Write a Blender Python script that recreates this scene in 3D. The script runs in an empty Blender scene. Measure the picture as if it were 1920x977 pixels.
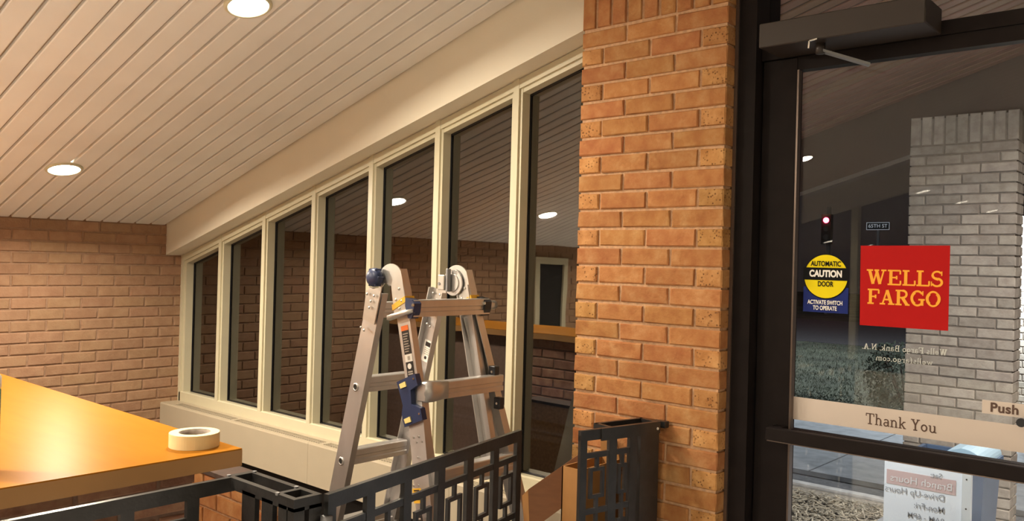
import bpy, bmesh, math, random
from mathutils import Vector, Matrix
C = bpy.context.scene.collection
S = bpy.context.scene
PI = math.pi
H = 1.52          # eye height: everything below is written relative to the eye, and lifted by H at the end

# ------------------------------------------------------------------ camera
cam_d = bpy.data.cameras.new('camera'); cam = bpy.data.objects.new('camera', cam_d); C.objects.link(cam)
S.camera = cam
cam_d.sensor_fit = 'HORIZONTAL'; cam_d.sensor_width = 36.0; cam_d.lens = 36.0*1573.8/1920
cam_d.clip_start = 0.02; cam_d.clip_end = 400
yaw, pit, roll = 0.723079, 0.00254911, 0.02616
F_ = Vector((-math.sin(yaw)*math.cos(pit), math.cos(yaw)*math.cos(pit), math.sin(pit)))
R_ = Vector((math.cos(yaw), math.sin(yaw), 0)); U_ = R_.cross(F_)
R2 = R_*math.cos(roll)+U_*math.sin(roll); U2 = -R_*math.sin(roll)+U_*math.cos(roll)
cam.matrix_world = Matrix(((R2.x, U2.x, -F_.x, 0), (R2.y, U2.y, -F_.y, 0), (R2.z, U2.z, -F_.z, 0), (0, 0, 0, 1)))

# ------------------------------------------------------------------ world, exposure
w = bpy.data.worlds.new('night_sky'); S.world = w; w.use_nodes = True
w.node_tree.nodes['Background'].inputs[0].default_value = (0.115, 0.09, 0.09, 1)
w.node_tree.nodes['Background'].inputs[1].default_value = 0.12
S.view_settings.view_transform = 'Standard'; S.view_settings.look = 'None'
S.view_settings.gamma = 1; S.view_settings.use_curve_mapping = False
S.view_settings.exposure = 0.38
WARM = (1.0, 0.87, 0.68)
LAMP_W = 33.0        # watts per ceiling can
SOFFIT_W = 80.0      # canopy lamp outside the door
CEIL_S, CEIL_0 = 0.30, 0.195
def cz(x): return CEIL_0+CEIL_S*(x+5.564)
HS = 0.274
def hz(x): return -0.01+HS*(x+5.564)

# ------------------------------------------------------------------ materials
def mat(name, col, rough=0.6, metal=0.0, var=0.0, vscale=8.0, bump=0.0, bscale=60.0, stretch=None, objvar=0.0, spec=0.5, coat=0.0, col2=None, detail=4):
    m = bpy.data.materials.new(name); m.use_nodes = True; nt = m.node_tree; N = nt.nodes; L = nt.links
    b = N['Principled BSDF']; b.inputs['Roughness'].default_value = rough; b.inputs['Metallic'].default_value = metal
    b.inputs['Specular IOR Level'].default_value = spec; b.inputs['Coat Weight'].default_value = coat
    b.inputs['Base Color'].default_value = (*col, 1)
    src = None
    tc = N.new('ShaderNodeTexCoord'); mp = N.new('ShaderNodeMapping'); L.new(tc.outputs['Object'], mp.inputs[0])
    if stretch: mp.inputs['Scale'].default_value = stretch
    if var > 0 or col2:
        n = N.new('ShaderNodeTexNoise'); n.inputs['Scale'].default_value = vscale; n.inputs['Detail'].default_value = detail
        L.new(mp.outputs[0], n.inputs['Vector'])
        r = N.new('ShaderNodeValToRGB'); L.new(n.outputs['Fac'], r.inputs[0])
        c2 = col2 if col2 else tuple(c*(1-var) for c in col)
        c1 = col if col2 else tuple(min(1, c*(1+var)) for c in col)
        r.color_ramp.elements[0].position = .35; r.color_ramp.elements[0].color = (*c2, 1)
        r.color_ramp.elements[1].position = .65; r.color_ramp.elements[1].color = (*c1, 1)
        src = r.outputs[0]
    if objvar > 0:
        oi = N.new('ShaderNodeObjectInfo'); mr = N.new('ShaderNodeMapRange'); L.new(oi.outputs['Random'], mr.inputs[0])
        mr.inputs[3].default_value = 1-objvar; mr.inputs[4].default_value = 1+objvar
        hs = N.new('ShaderNodeHueSaturation'); L.new(mr.outputs[0], hs.inputs['Value'])
        h2 = N.new('ShaderNodeMath'); h2.operation = 'MULTIPLY_ADD'; L.new(oi.outputs['Random'], h2.inputs[0]); h2.inputs[1].default_value = 7.31; h2.inputs[2].default_value = 0
        fr = N.new('ShaderNodeMath'); fr.operation = 'FRACT'; L.new(h2.outputs[0], fr.inputs[0])
        m3 = N.new('ShaderNodeMapRange'); L.new(fr.outputs[0], m3.inputs[0]); m3.inputs[3].default_value = .485; m3.inputs[4].default_value = .512
        L.new(m3.outputs[0], hs.inputs['Hue'])
        if src: L.new(src, hs.inputs['Color'])
        else: hs.inputs['Color'].default_value = (*col, 1)
        src = hs.outputs[0]
    if src: L.new(src, b.inputs['Base Color'])
    if bump > 0:
        n2 = N.new('ShaderNodeTexNoise'); n2.inputs['Scale'].default_value = bscale; n2.inputs['Detail'].default_value = 6
        L.new(mp.outputs[0], n2.inputs['Vector'])
        bp = N.new('ShaderNodeBump'); bp.inputs['Strength'].default_value = bump; bp.inputs['Distance'].default_value = .004
        L.new(n2.outputs['Fac'], bp.inputs['Height']); L.new(bp.outputs[0], b.inputs['Normal'])
    return m
def emis(name, col, s):
    m = bpy.data.materials.new(name); m.use_nodes = True; N = m.node_tree.nodes
    b = N['Principled BSDF']; b.inputs['Base Color'].default_value = (*col, 1)
    b.inputs['Emission Color'].default_value = (*col, 1); b.inputs['Emission Strength'].default_value = s
    return m
def glass(name, f0, tint, rough=0.0, wob=0.0):
    m = bpy.data.materials.new(name); m.use_nodes = True; nt = m.node_tree; N = nt.nodes; L = nt.links
    N.remove(N['Principled BSDF']); out = N['Material Output']
    g = N.new('ShaderNodeNewGeometry'); dt = N.new('ShaderNodeVectorMath'); dt.operation = 'DOT_PRODUCT'
    L.new(g.outputs['Normal'], dt.inputs[0]); L.new(g.outputs['Incoming'], dt.inputs[1])
    ab = N.new('ShaderNodeMath'); ab.operation = 'ABSOLUTE'; L.new(dt.outputs['Value'], ab.inputs[0])
    om = N.new('ShaderNodeMath'); om.operation = 'SUBTRACT'; om.inputs[0].default_value = 1; L.new(ab.outputs[0], om.inputs[1])
    pw = N.new('ShaderNodeMath'); pw.operation = 'POWER'; L.new(om.outputs[0], pw.inputs[0]); pw.inputs[1].default_value = 5
    ma = N.new('ShaderNodeMath'); ma.operation = 'MULTIPLY_ADD'; L.new(pw.outputs[0], ma.inputs[0]); ma.inputs[1].default_value = 1-f0; ma.inputs[2].default_value = f0
    tr = N.new('ShaderNodeBsdfTransparent'); tr.inputs[0].default_value = (*tint, 1)
    gl = N.new('ShaderNodeBsdfGlossy'); gl.inputs['Roughness'].default_value = rough
    if wob > 0:
        tc = N.new('ShaderNodeTexCoord'); n = N.new('ShaderNodeTexNoise'); n.inputs['Scale'].default_value = 3.5; n.inputs['Detail'].default_value = 1
        L.new(tc.outputs['Object'], n.inputs['Vector']); bp = N.new('ShaderNodeBump'); bp.inputs['Strength'].default_value = wob; bp.inputs['Distance'].default_value = .01
        L.new(n.outputs['Fac'], bp.inputs['Height']); L.new(bp.outputs[0], gl.inputs['Normal'])
    mx = N.new('ShaderNodeMixShader'); L.new(ma.outputs[0], mx.inputs[0]); L.new(tr.outputs[0], mx.inputs[1]); L.new(gl.outputs[0], mx.inputs[2])
    L.new(mx.outputs[0], out.inputs['Surface'])
    return m
def brickmat(name, a, b_, c, pits=0.0, objvar=.16, bs=1.0):
    """a,b_,c: three clay tones mixed by noise; pits: voronoi pock marks"""
    m = bpy.data.materials.new(name); m.use_nodes = True; nt = m.node_tree; N = nt.nodes; L = nt.links
    b = N['Principled BSDF']; b.inputs['Roughness'].default_value = .85; b.inputs['Specular IOR Level'].default_value = .25
    tc = N.new('ShaderNodeTexCoord'); oi = N.new('ShaderNodeObjectInfo')
    ad = N.new('ShaderNodeVectorMath'); ad.operation = 'ADD'; L.new(tc.outputs['Object'], ad.inputs[0])
    sc = N.new('ShaderNodeMath'); sc.operation = 'MULTIPLY'; L.new(oi.outputs['Random'], sc.inputs[0]); sc.inputs[1].default_value = 37
    L.new(sc.outputs[0], ad.inputs[1])
    n = N.new('ShaderNodeTexNoise'); n.inputs['Scale'].default_value = 16*bs; n.inputs['Detail'].default_value = 6; n.inputs['Roughness'].default_value = .6
    L.new(ad.outputs[0], n.inputs['Vector'])
    r = N.new('ShaderNodeValToRGB'); L.new(n.outputs['Fac'], r.inputs[0])
    e = r.color_ramp.elements; e[0].position = .34; e[0].color = (*b_, 1); e[1].position = .7; e[1].color = (*c, 1)
    k = e.new(.52); k.color = (*a, 1)
    mr = N.new('ShaderNodeMapRange'); L.new(oi.outputs['Random'], mr.inputs[0]); mr.inputs[3].default_value = 1-objvar; mr.inputs[4].default_value = 1+objvar
    hs = N.new('ShaderNodeHueSaturation'); L.new(mr.outputs[0], hs.inputs['Value']); L.new(r.outputs[0], hs.inputs['Color'])
    h2 = N.new('ShaderNodeMath'); h2.operation = 'MULTIPLY'; L.new(oi.outputs['Random'], h2.inputs[0]); h2.inputs[1].default_value = 9.7
    fr = N.new('ShaderNodeMath'); fr.operation = 'FRACT'; L.new(h2.outputs[0], fr.inputs[0])
    m3 = N.new('ShaderNodeMapRange'); L.new(fr.outputs[0], m3.inputs[0]); m3.inputs[3].default_value = .495; m3.inputs[4].default_value = .506
    L.new(m3.outputs[0], hs.inputs['Hue'])
    colout = hs.outputs[0]
    n2 = N.new('ShaderNodeTexNoise'); n2.inputs['Scale'].default_value = 90*bs; n2.inputs['Detail'].default_value = 8
    L.new(ad.outputs[0], n2.inputs['Vector'])
    h = n2.outputs['Fac']
    if pits > 0:
        v = N.new('ShaderNodeTexVoronoi'); v.inputs['Scale'].default_value = 95; L.new(ad.outputs[0], v.inputs['Vector'])
        vr = N.new('ShaderNodeValToRGB'); L.new(v.outputs['Distance'], vr.inputs[0]); vr.color_ramp.elements[0].position = .12; vr.color_ramp.elements[1].position = .38
        n4 = N.new('ShaderNodeTexNoise'); n4.inputs['Scale'].default_value = 30; L.new(ad.outputs[0], n4.inputs['Vector'])
        gt = N.new('ShaderNodeMapRange'); L.new(n4.outputs['Fac'], gt.inputs[0]); gt.inputs[1].default_value = .45; gt.inputs[2].default_value = .55
        gt.inputs[3].default_value = 1; gt.inputs[4].default_value = 0
        mxv = N.new('ShaderNodeMath'); mxv.operation = 'MAXIMUM'; L.new(vr.outputs[0], mxv.inputs[0]); L.new(gt.outputs[0], mxv.inputs[1])
        mc = N.new('ShaderNodeMix'); mc.data_type = 'RGBA'; L.new(mxv.outputs[0], mc.inputs[0]); mc.inputs[6].default_value = (a[0]*.28, a[1]*.22, a[2]*.2, 1); L.new(colout, mc.inputs[7])
        colout = mc.outputs[2]
        m5 = N.new('ShaderNodeMath'); m5.operation = 'MULTIPLY'; L.new(h, m5.inputs[0]); L.new(mxv.outputs[0], m5.inputs[1]); h = m5.outputs[0]
    L.new(colout, b.inputs['Base Color'])
    bp = N.new('ShaderNodeBump'); bp.inputs['Strength'].default_value = .55; bp.inputs['Distance'].default_value = .004
    L.new(h, bp.inputs['Height']); L.new(bp.outputs[0], b.inputs['Normal'])
    return m

M = dict(
    board=mat('ceiling_board_paint', (.80, .785, .76), .55, var=.03, vscale=3, objvar=.03),
    back=mat('ceiling_backing', (.40, .35, .30), .8),
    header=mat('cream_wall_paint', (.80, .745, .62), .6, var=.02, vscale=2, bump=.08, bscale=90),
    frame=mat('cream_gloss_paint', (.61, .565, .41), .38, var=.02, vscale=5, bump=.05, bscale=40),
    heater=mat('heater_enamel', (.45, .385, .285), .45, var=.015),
    darkcap=mat('dark_brown_cap', (.055, .03, .02), .85, var=.2, vscale=20),
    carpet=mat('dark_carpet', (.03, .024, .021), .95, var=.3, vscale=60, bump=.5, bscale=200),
    dark=mat('black_void', (.012, .010, .009), .7),
    tile=mat('beige_floor_tile', (.74, .72, .70), .6, var=.06, vscale=6),
    brick=brickmat('orange_clay_brick', (.385, .168, .060), (.325, .125, .043), (.45, .235, .097), objvar=.10),
    brickrough=brickmat('pitted_clay_brick', (.44, .215, .075), (.36, .16, .05), (.53, .285, .11), pits=1),
    mortar=mat('sandy_mortar', (.50, .30, .17), .95, var=.15, vscale=60, bump=.5, bscale=180),
    bbrick=brickmat('brown_clay_brick', (.36, .215, .13), (.32, .185, .11), (.39, .245, .15), objvar=.07),
    bmortar=mat('brown_mortar', (.345, .215, .14), .95, var=.1, vscale=50, bump=.4, bscale=160),
    dbrick=brickmat('counter_brick', (.33, .18, .125), (.25, .12, .085), (.40, .25, .165), objvar=.2),
    dmortar=mat('counter_mortar', (.26, .17, .13), .95, var=.1, vscale=50, bump=.4, bscale=160),
    gbrick=brickmat('grey_clay_brick', (.43, .37, .315), (.35, .295, .25), (.49, .43, .37), objvar=.14),
    gmortar=mat('grey_mortar', (.27, .225, .19), .95, var=.1, vscale=50, bump=.4, bscale=160),
    laminate=mat('orange_laminate', (.43, .172, .020), .33, var=.04, vscale=5, stretch=(1, 6, 1), objvar=0, spec=.03),
    lamedge=mat('brown_laminate_edge', (.46, .25, .10), .35, var=.05, vscale=6),
    iron=mat('black_painted_iron', (.018, .017, .017), .30, var=.3, vscale=30, bump=.1, bscale=120, spec=.7),
    alu=mat('brushed_aluminium', (.60, .58, .57), .40, .9, var=.06, vscale=14, stretch=(1, 1, .2), bump=.05, bscale=200),
    alucast=mat('polished_aluminium', (.58, .56, .53), .36, .9, var=.04, vscale=30),
    navy=mat('navy_plastic', (.018, .030, .085), .38),
    blackp=mat('black_plastic', (.012, .012, .016), .4),
    yellow=mat('yellow_plastic', (.72, .40, .03), .45),
    yellow2=mat('pale_yellow_plastic', (.75, .60, .22), .45),
    hole=mat('dark_hole', (.01, .008, .007), .8),
    lblack=mat('black_label', (.015, .013, .013), .4),
    lwhite=mat('white_label', (.78, .74, .68), .45),
    lorange=mat('orange_label', (.80, .16, .02), .45),
    ltan=mat('label_print_grey', (.38, .33, .28), .5),
    tape=mat('masking_tape_side', (.80, .66, .36), .6, var=.03, vscale=30),
    tapetop=mat('masking_tape_edge', (.86, .76, .42), .65, var=.05, vscale=160, detail=2),
    core=mat('cardboard_core', (.33, .27, .22), .7, var=.15, vscale=60),
    card=mat('cardboard', (.20, .085, .035), .7, var=.08, vscale=12, stretch=(1, 1, 5)),
    cardy=mat('cardboard_lit', (.36, .17, .05), .7, var=.06, vscale=12),  # paler cardboard: light on box walls and flap edge put into the colour
    green=mat('green_bottle', (.055, .20, .13), .25, coat=.4),
    white=mat('white_plastic', (.75, .70, .62), .35),
    bronze=mat('dark_bronze_anodised', (.014, .0105, .010), .5, .0, var=.1, vscale=20, spec=.08),
    bronzeb=mat('brown_operator_cover', (.024, .0155, .011), .5, .0),
    edgem=mat('worn_lit_bronze_edge', (.16, .12, .10), .3, .7),
    redsign=mat('red_vinyl', (.46, .010, .010), .6, spec=.1),
    gold=mat('gold_vinyl', (.96, .43, .05), .6, spec=.1),
    cyel=mat('yellow_vinyl', (.82, .66, .01), .6, spec=.1),
    cblue=mat('blue_vinyl', (.016, .028, .16), .6, spec=.1),
    cblack=mat('black_vinyl', (.006, .006, .007), .6, spec=.1),
    cwhite=mat('white_vinyl', (.85, .83, .80), .45),
    band=mat('tan_vinyl', (.62, .53, .47), .55),
    bandtxt=mat('brown_print', (.09, .045, .03), .55),
    etched=mat('etched_white', (.75, .73, .70), .6),
    paper=mat('hours_panel', (.80, .83, .88), .6),
    paperred=mat('faded_red_print', (.58, .40, .39), .6),
    papergrey=mat('grey_print', (.26, .27, .30), .6),
    paperw=mat('white_print', (.74, .70, .70), .6),
    whitemetal=mat('white_metal', (.72, .76, .80), .4, .2),
    bin=mat('blue_grey_plastic', (.09, .13, .21), .45, var=.1, vscale=10),
    binlid=mat('pale_blue_plastic', (.42, .58, .70), .4),
    binin=mat('dark_blue_liner', (.035, .06, .12), .5),
    soffit=mat('brown_soffit_board', (.26, .135, .085), .6, var=.06, vscale=4, objvar=.05),
    soffitback=mat('soffit_backing', (.03, .018, .013), .9),
    beam=mat('brown_fascia', (.11, .062, .045), .6, var=.04, vscale=2),
    concrete=mat('concrete', (.24, .25, .27), .85, var=.15, vscale=9, bump=.4, bscale=50),
    curb=mat('pale_curb', (.46, .45, .44), .85, var=.15, vscale=14, bump=.5, bscale=60),
    gravel=mat('gravel_edge', (.30, .26, .21), .95, var=.3, vscale=60, bump=.8, bscale=90),
    asphalt=mat('asphalt', (.07, .068, .075), .8, var=.3, vscale=40, bump=.4, bscale=90),
    soil=mat('dark_soil', (.05, .04, .032), .95, var=.3, vscale=30, bump=.8, bscale=50),
    grass=mat('grass_blades', (.088, .100, .070), .8, objvar=0, var=.3, vscale=2),
    lawn=mat('lawn_ground', (.082, .090, .066), .95, var=.4, vscale=1.2, bump=.8, bscale=20),
    chip=mat('mulch_chip', (.40, .35, .27), .9, var=.45, vscale=14),
    hedge=mat('hedge_leaf', (.018, .026, .016), .8, var=.3, vscale=6),
    steel=mat('galvanised_steel', (.25, .25, .26), .5, .5),
    chrome=mat('chrome', (.75, .72, .68), .15, 1.0),
    winglass=glass('reflective_window_glass', .23, (.22, .22, .22), .012, .05),
    doorglass=glass('door_glass', .030, (.95, .96, .95), 0, 0),
    led=emis('led_diffuser', (1.0, .90, .74), 16.0),
    outled=emis('cool_led', (.92, .96, 1.0), 12.0),
    redlamp=emis('red_signal', (1.0, .02, .05), 60.0),
    amber=emis('amber_street_light', (1.0, .35, .08), 40.0),
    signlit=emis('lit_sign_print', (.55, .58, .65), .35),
    signface=mat('street_sign_face', (.02, .025, .03), .5),
)

M['laminate'].node_tree.nodes['Principled BSDF'].inputs['IOR'].default_value = 1.22
# ------------------------------------------------------------------ mesh helpers
class MB:
    def __init__(s): s.v = []; s.f = []
    def add(s, vs, fs):
        o = len(s.v); s.v += [tuple(v) for v in vs]; s.f += [tuple(i+o for i in f) for f in fs]; return s
    def box(s, x0, x1, y0, y1, z0, z1, ch=0):
        if ch <= 0:
            return s.add([(x0,y0,z0),(x1,y0,z0),(x1,y1,z0),(x0,y1,z0),(x0,y0,z1),(x1,y0,z1),(x1,y1,z1),(x0,y1,z1)],
                  [(0,3,2,1),(4,5,6,7),(0,1,5,4),(1,2,6,5),(2,3,7,6),(3,0,4,7)])
        bm = bmesh.new(); bmesh.ops.create_cube(bm, size=1)
        for v in bm.verts: v.co = Vector(((x0+x1)/2+v.co.x*(x1-x0), (y0+y1)/2+v.co.y*(y1-y0), (z0+z1)/2+v.co.z*(z1-z0)))
        bmesh.ops.bevel(bm, geom=bm.edges[:], offset=ch, segments=1, affect='EDGES')
        return s.bm(bm)
    def bm(s, bm):
        bm.verts.index_update(); s.add([v.co[:] for v in bm.verts], [[v.index for v in f.verts] for f in bm.faces]); bm.free(); return s
    def prism(s, poly, a0, a1, axis='y'):
        """extrude a polygon along an axis. poly is (x,z) for y, (x,y) for z, (y,z) for x"""
        def P(p, a): return (p[0], a, p[1]) if axis == 'y' else (p[0], p[1], a) if axis == 'z' else (a, p[0], p[1])
        n = len(poly); vs = [P(p, a0) for p in poly]+[P(p, a1) for p in poly]
        return s.add(vs, [tuple(range(n)), tuple(range(2*n-1, n-1, -1))]+[(i, i+n, (i+1) % n+n, (i+1) % n) for i in range(n)])
    def beam(s, p0, p1, u, a, b, v=None):
        """bar from p0 to p1, size a along u and b along the other normal"""
        p0, p1, u = Vector(p0), Vector(p1), Vector(u).normalized(); d = (p1-p0).normalized(); w_ = (Vector(v).normalized() if v else d.cross(u).normalized())
        vs = []
        for p in (p0, p1):
            for i, j in ((-1,-1),(1,-1),(1,1),(-1,1)): vs.append(p+u*(a/2*i)+w_*(b/2*j))
        return s.add(vs, [(0,1,2,3),(7,6,5,4),(0,4,5,1),(1,5,6,2),(2,6,7,3),(3,7,4,0)])
    def sweep(s, sect, stations):
        """stations: list of (origin, u, v): section points (a,b) -> origin+u*a+v*b"""
        n = len(sect); vs = []
        for o, u, v in stations:
            for a, b in sect: vs.append(Vector(o)+Vector(u)*a+Vector(v)*b)
        fs = []
        for k in range(len(stations)-1):
            for i in range(n): fs.append((k*n+i, k*n+(i+1) % n, (k+1)*n+(i+1) % n, (k+1)*n+i))
        fs += [tuple(range(n-1, -1, -1)), tuple(range((len(stations)-1)*n, len(stations)*n))]
        return s.add(vs, fs)
    def cyl(s, c, axis, r, h, n=20, r2=None, both=True):
        c = Vector(c); d = Vector(axis).normalized(); u = d.orthogonal().normalized(); v = d.cross(u); r2 = r if r2 is None else r2
        vs = [c+(u*math.cos(2*PI*i/n)+v*math.sin(2*PI*i/n))*r for i in range(n)]+[c+d*h+(u*math.cos(2*PI*i/n)+v*math.sin(2*PI*i/n))*r2 for i in range(n)]
        return s.add(vs, [tuple(range(n-1, -1, -1)), tuple(range(n, 2*n))]+[(i, (i+1) % n, (i+1) % n+n, i+n) for i in range(n)])
    def lathe(s, c, axis, prof, n=24):
        c = Vector(c); d = Vector(axis).normalized(); u = d.orthogonal().normalized(); v = d.cross(u); vs = []
        for r, h in prof:
            for i in range(n): vs.append(c+d*h+(u*math.cos(2*PI*i/n)+v*math.sin(2*PI*i/n))*r)
        fs = []
        for k in range(len(prof)-1):
            for i in range(n): fs.append((k*n+i, k*n+(i+1) % n, (k+1)*n+(i+1) % n, (k+1)*n+i))
        return s.add(vs, fs)
    def mesh(s, name, m, smooth=False):
        me = bpy.data.meshes.new(name); me.from_pydata(s.v, [], s.f); me.validate()
        bm = bmesh.new(); bm.from_mesh(me); bmesh.ops.recalc_face_normals(bm, faces=bm.faces); bm.to_mesh(me); bm.free()
        if smooth: 
            for p in me.polygons: p.use_smooth = True
        me.materials.append(m); me.update(); return me
    def build(s, name, m, parent=None, smooth=False):
        o = bpy.data.objects.new(name, s.mesh(name, m, smooth)); C.objects.link(o)
        if parent: o.parent = parent
        return o
def thing(name, label, cat, group=None, loc=(0, 0, 0)):
    o = bpy.data.objects.new(name, None); C.objects.link(o); o.location = loc; o.empty_display_size = .1
    return tag(o, label, cat, group)
def tag(o, label, cat, group=None):
    o['label'] = label; o['category'] = cat
    if group: o['group'] = group
    return o
def struct(o, kind='structure'): o['kind'] = kind; return o
def bx(name, m, parent, *a, ch=0): return MB().box(*a, ch=ch).build(name, m, parent)
def inst(name, me, parent, loc, rz=0.0):
    o = bpy.data.objects.new(name, me); C.objects.link(o); o.parent = parent; o.location = loc; o.rotation_euler = (0, 0, rz); return o

# brick pieces: centred on x, front face at y=0 looking to -y, body to +y, bottom at z=0
_bc = {}
def brick_mesh(L_, Hh, D, m, k):
    key = (round(L_, 4), round(Hh, 4), round(D, 4), m.name, k)
    if key in _bc: return _bc[key]
    rnd = random.Random(hash((key[0], key[1], k)) & 0xffff); j = lambda a=.0014: rnd.uniform(-a, a)
    c = .004; x = L_/2
    vs = []
    for (sx, sz) in ((-1, 0), (1, 0), (1, 1), (-1, 1)): vs.append((sx*x, D, sz*Hh))
    for (sx, sz) in ((-1, 0), (1, 0), (1, 1), (-1, 1)): vs.append((sx*x+j(), c+j(.001), sz*Hh+j()))
    for (sx, sz) in ((-1, 0), (0, 0), (1, 0), (1, 1), (0, 1), (-1, 1)):
        vs.append((sx*(x-c)+j(.003), j(.0012), (c if sz == 0 else Hh-c)+j(.0016)))
    f = [(0,1,5,4),(1,2,6,5),(2,3,7,6),(3,0,4,7),(4,5,10,9,8),(5,6,11,10),(6,7,13,12,11),(7,4,8,13),(8,9,12,13),(9,10,11,12),(3,2,1,0)]
    _bc[key] = MB().add(vs, f).mesh('brick', m); return _bc[key]
RND = random.Random(5)
def put_brick(parent, p, rz, L_, Hh, D, m): 
    return inst('brick', brick_mesh(L_, Hh, D, m, RND.randrange(5)), parent, (p[0], p[1], p[2]), rz)

# ------------------------------------------------------------------ writing
def text_obj(name, s, m, size, loc, rot, parent=None, align='CENTER', bold=0.0, sx=1.0, mirror=False, gap=1.0):
    cu = bpy.data.curves.new(name, 'FONT'); cu.body = s; cu.size = size; cu.align_x = align; cu.align_y = 'CENTER'; cu.offset = bold; cu.space_character = gap
    t = bpy.data.objects.new(name, cu); C.objects.link(t); bpy.context.view_layer.update()
    me = bpy.data.meshes.new_from_object(t.evaluated_get(bpy.context.evaluated_depsgraph_get())); bpy.data.objects.remove(t)
    for v in me.vertices: v.co.x *= sx*(-1 if mirror else 1)
    if mirror: me.flip_normals()
    me.materials.clear(); me.materials.append(m)
    o = bpy.data.objects.new(name, me); C.objects.link(o); o.location = loc; o.rotation_euler = rot
    if parent: o.parent = parent
    return o
# slab-serif capitals and a few small letters drawn from strokes; unit box height 1 (x-height .62)
def arc(cx, cy, rx, ry, a0, a1, n=14): return [(cx+rx*math.cos(math.radians(a0+(a1-a0)*i/n)), cy+ry*math.sin(math.radians(a0+(a1-a0)*i/n))) for i in range(n+1)]
T, t_ = .20, .105   # thick and thin strokes
GL = {
 'W': (1.22, [([(.20,.96),(.42,.04)],T),([(.42,.04),(.62,.90)],t_),([(.60,.96),(.82,.04)],T),([(.82,.04),(1.03,.96)],t_),([(.03,.96),(.40,.96)],t_),([(.48,.96),(.76,.96)],t_),([(.88,.96),(1.18,.96)],t_)]),
 'E': (.84, [([(.22,.04),(.22,.96)],T),([(.04,.96),(.76,.96)],t_),([(.04,.04),(.78,.04)],t_),([(.22,.5),(.55,.5)],t_),([(.55,.38),(.55,.62)],t_),([(.75,.96),(.75,.72)],t_),([(.77,.04),(.77,.30)],t_)]),
 'L': (.78, [([(.22,.04),(.22,.96)],T),([(.04,.96),(.42,.96)],t_),([(.04,.04),(.74,.04)],t_),([(.73,.04),(.73,.34)],t_)]),
 'S': (.74, [(arc(.37,.73,.24,.23,35,180)[:],.12),(arc(.37,.73,.24,.23,180,255),.15),([(.30,.51),(.45,.46)],.17),(arc(.37,.27,.26,.24,75,-60),.15),(arc(.37,.27,.26,.24,-60,-155),.12),([(.62,.98),(.62,.70)],.07),([(.08,.02),(.08,.32)],.07)]),
 'F': (.78, [([(.22,.04),(.22,.96)],T),([(.04,.96),(.74,.96)],t_),([(.04,.04),(.44,.04)],t_),([(.22,.5),(.54,.5)],t_),([(.54,.38),(.54,.62)],t_),([(.73,.96),(.73,.70)],t_)]),
 'A': (.94, [([(.46,.96),(.20,.04)],t_),([(.46,.96),(.74,.04)],T),([(.27,.33),(.62,.33)],t_),([(.02,.04),(.36,.04)],t_),([(.54,.04),(.93,.04)],t_)]),
 'R': (.90, [([(.22,.04),(.22,.96)],T),([(.04,.96),(.50,.96)],t_),([(.04,.04),(.42,.04)],t_),(arc(.48,.73,.22,.23,90,-90),.14),([(.22,.5),(.5,.5)],t_),([(.46,.5),(.74,.04)],T),([(.62,.04),(.90,.04)],t_)]),
 'G': (.90, [(arc(.45,.5,.34,.46,40,320,26),.13),(arc(.45,.5,.33,.4,120,240),.17),([(.76,.98),(.76,.68)],.07),([(.72,.04),(.72,.42)],T*.9),([(.50,.42),(.88,.42)],t_)]),
 'O': (.92, [(arc(.46,.5,.34,.46,0,360,36),.12),(arc(.46,.5,.34,.40,130,230),.18),(arc(.46,.5,.34,.40,-50,50),.18)]),
 'T': (.86, [([(.43,.04),(.43,.96)],.13),([(.06,.95),(.80,.95)],.09),([(.08,.97),(.08,.72)],.08),([(.78,.97),(.78,.72)],.08),([(.24,.04),(.62,.04)],.09)]),
 'h': (.74, [([(.18,.04),(.18,1.0)],.12),([(.04,.98),(.2,.98)],.08),([(.04,.04),(.34,.04)],.08),(arc(.37,.42,.19,.20,170,0),.11),([(.56,.42),(.56,.04)],.12),([(.44,.04),(.70,.04)],.08)]),
 'a': (.66, [(arc(.32,.46,.18,.16,150,0),.10),([(.50,.46),(.50,.04)],.12),(arc(.31,.20,.18,.16,60,300),.10),([(.31,.36),(.5,.36)],.08),([(.5,.05),(.64,.05)],.08),([(.4,.07),(.5,.16)],.08)]),
 'n': (.74, [([(.18,.04),(.18,.62)],.12),([(.04,.60),(.2,.60)],.08),([(.04,.04),(.34,.04)],.08),(arc(.37,.42,.19,.20,170,0),.11),([(.56,.42),(.56,.04)],.12),([(.44,.04),(.70,.04)],.08)]),
 'k': (.72, [([(.18,.04),(.18,1.0)],.12),([(.04,.98),(.2,.98)],.08),([(.04,.04),(.32,.04)],.08),([(.2,.28),(.52,.60)],.10),([(.32,.38),(.56,.06)],.12),([(.42,.60),(.66,.60)],.08),([(.46,.04),(.70,.04)],.08)]),
 'Y': (.88, [([(.20,.95),(.44,.48)],.13),([(.68,.95),(.44,.48)],.11),([(.44,.5),(.44,.04)],.13),([(.04,.95),(.36,.95)],.09),([(.54,.95),(.84,.95)],.09),([(.26,.04),(.62,.04)],.09)]),
 'o': (.66, [(arc(.32,.33,.22,.26,0,360,28),.115)]),
 'u': (.76, [([(.18,.62),(.18,.24)],.12),([(.04,.60),(.2,.60)],.08),(arc(.36,.24,.18,.19,180,350),.11),([(.56,.62),(.56,.04)],.12),([(.42,.60),(.58,.60)],.08),([(.56,.05),(.72,.05)],.08)]),
 'W2': (1, []), ' ': (.36, []),
}
GL['e'] = (.62, [(arc(.31,.33,.21,.25,10,330,26),.105),([(.12,.35),(.52,.35)],.08)])
GL['l'] = (.36, [([(.18,.04),(.18,1.0)],.12),([(.04,.98),(.2,.98)],.08),([(.04,.04),(.34,.04)],.08)])
GL['s'] = (.56, [(arc(.27,.46,.15,.13,40,250),.10),(arc(.28,.20,.16,.14,75,-150),.10),([(.2,.34),(.34,.31)],.11)])
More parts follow.
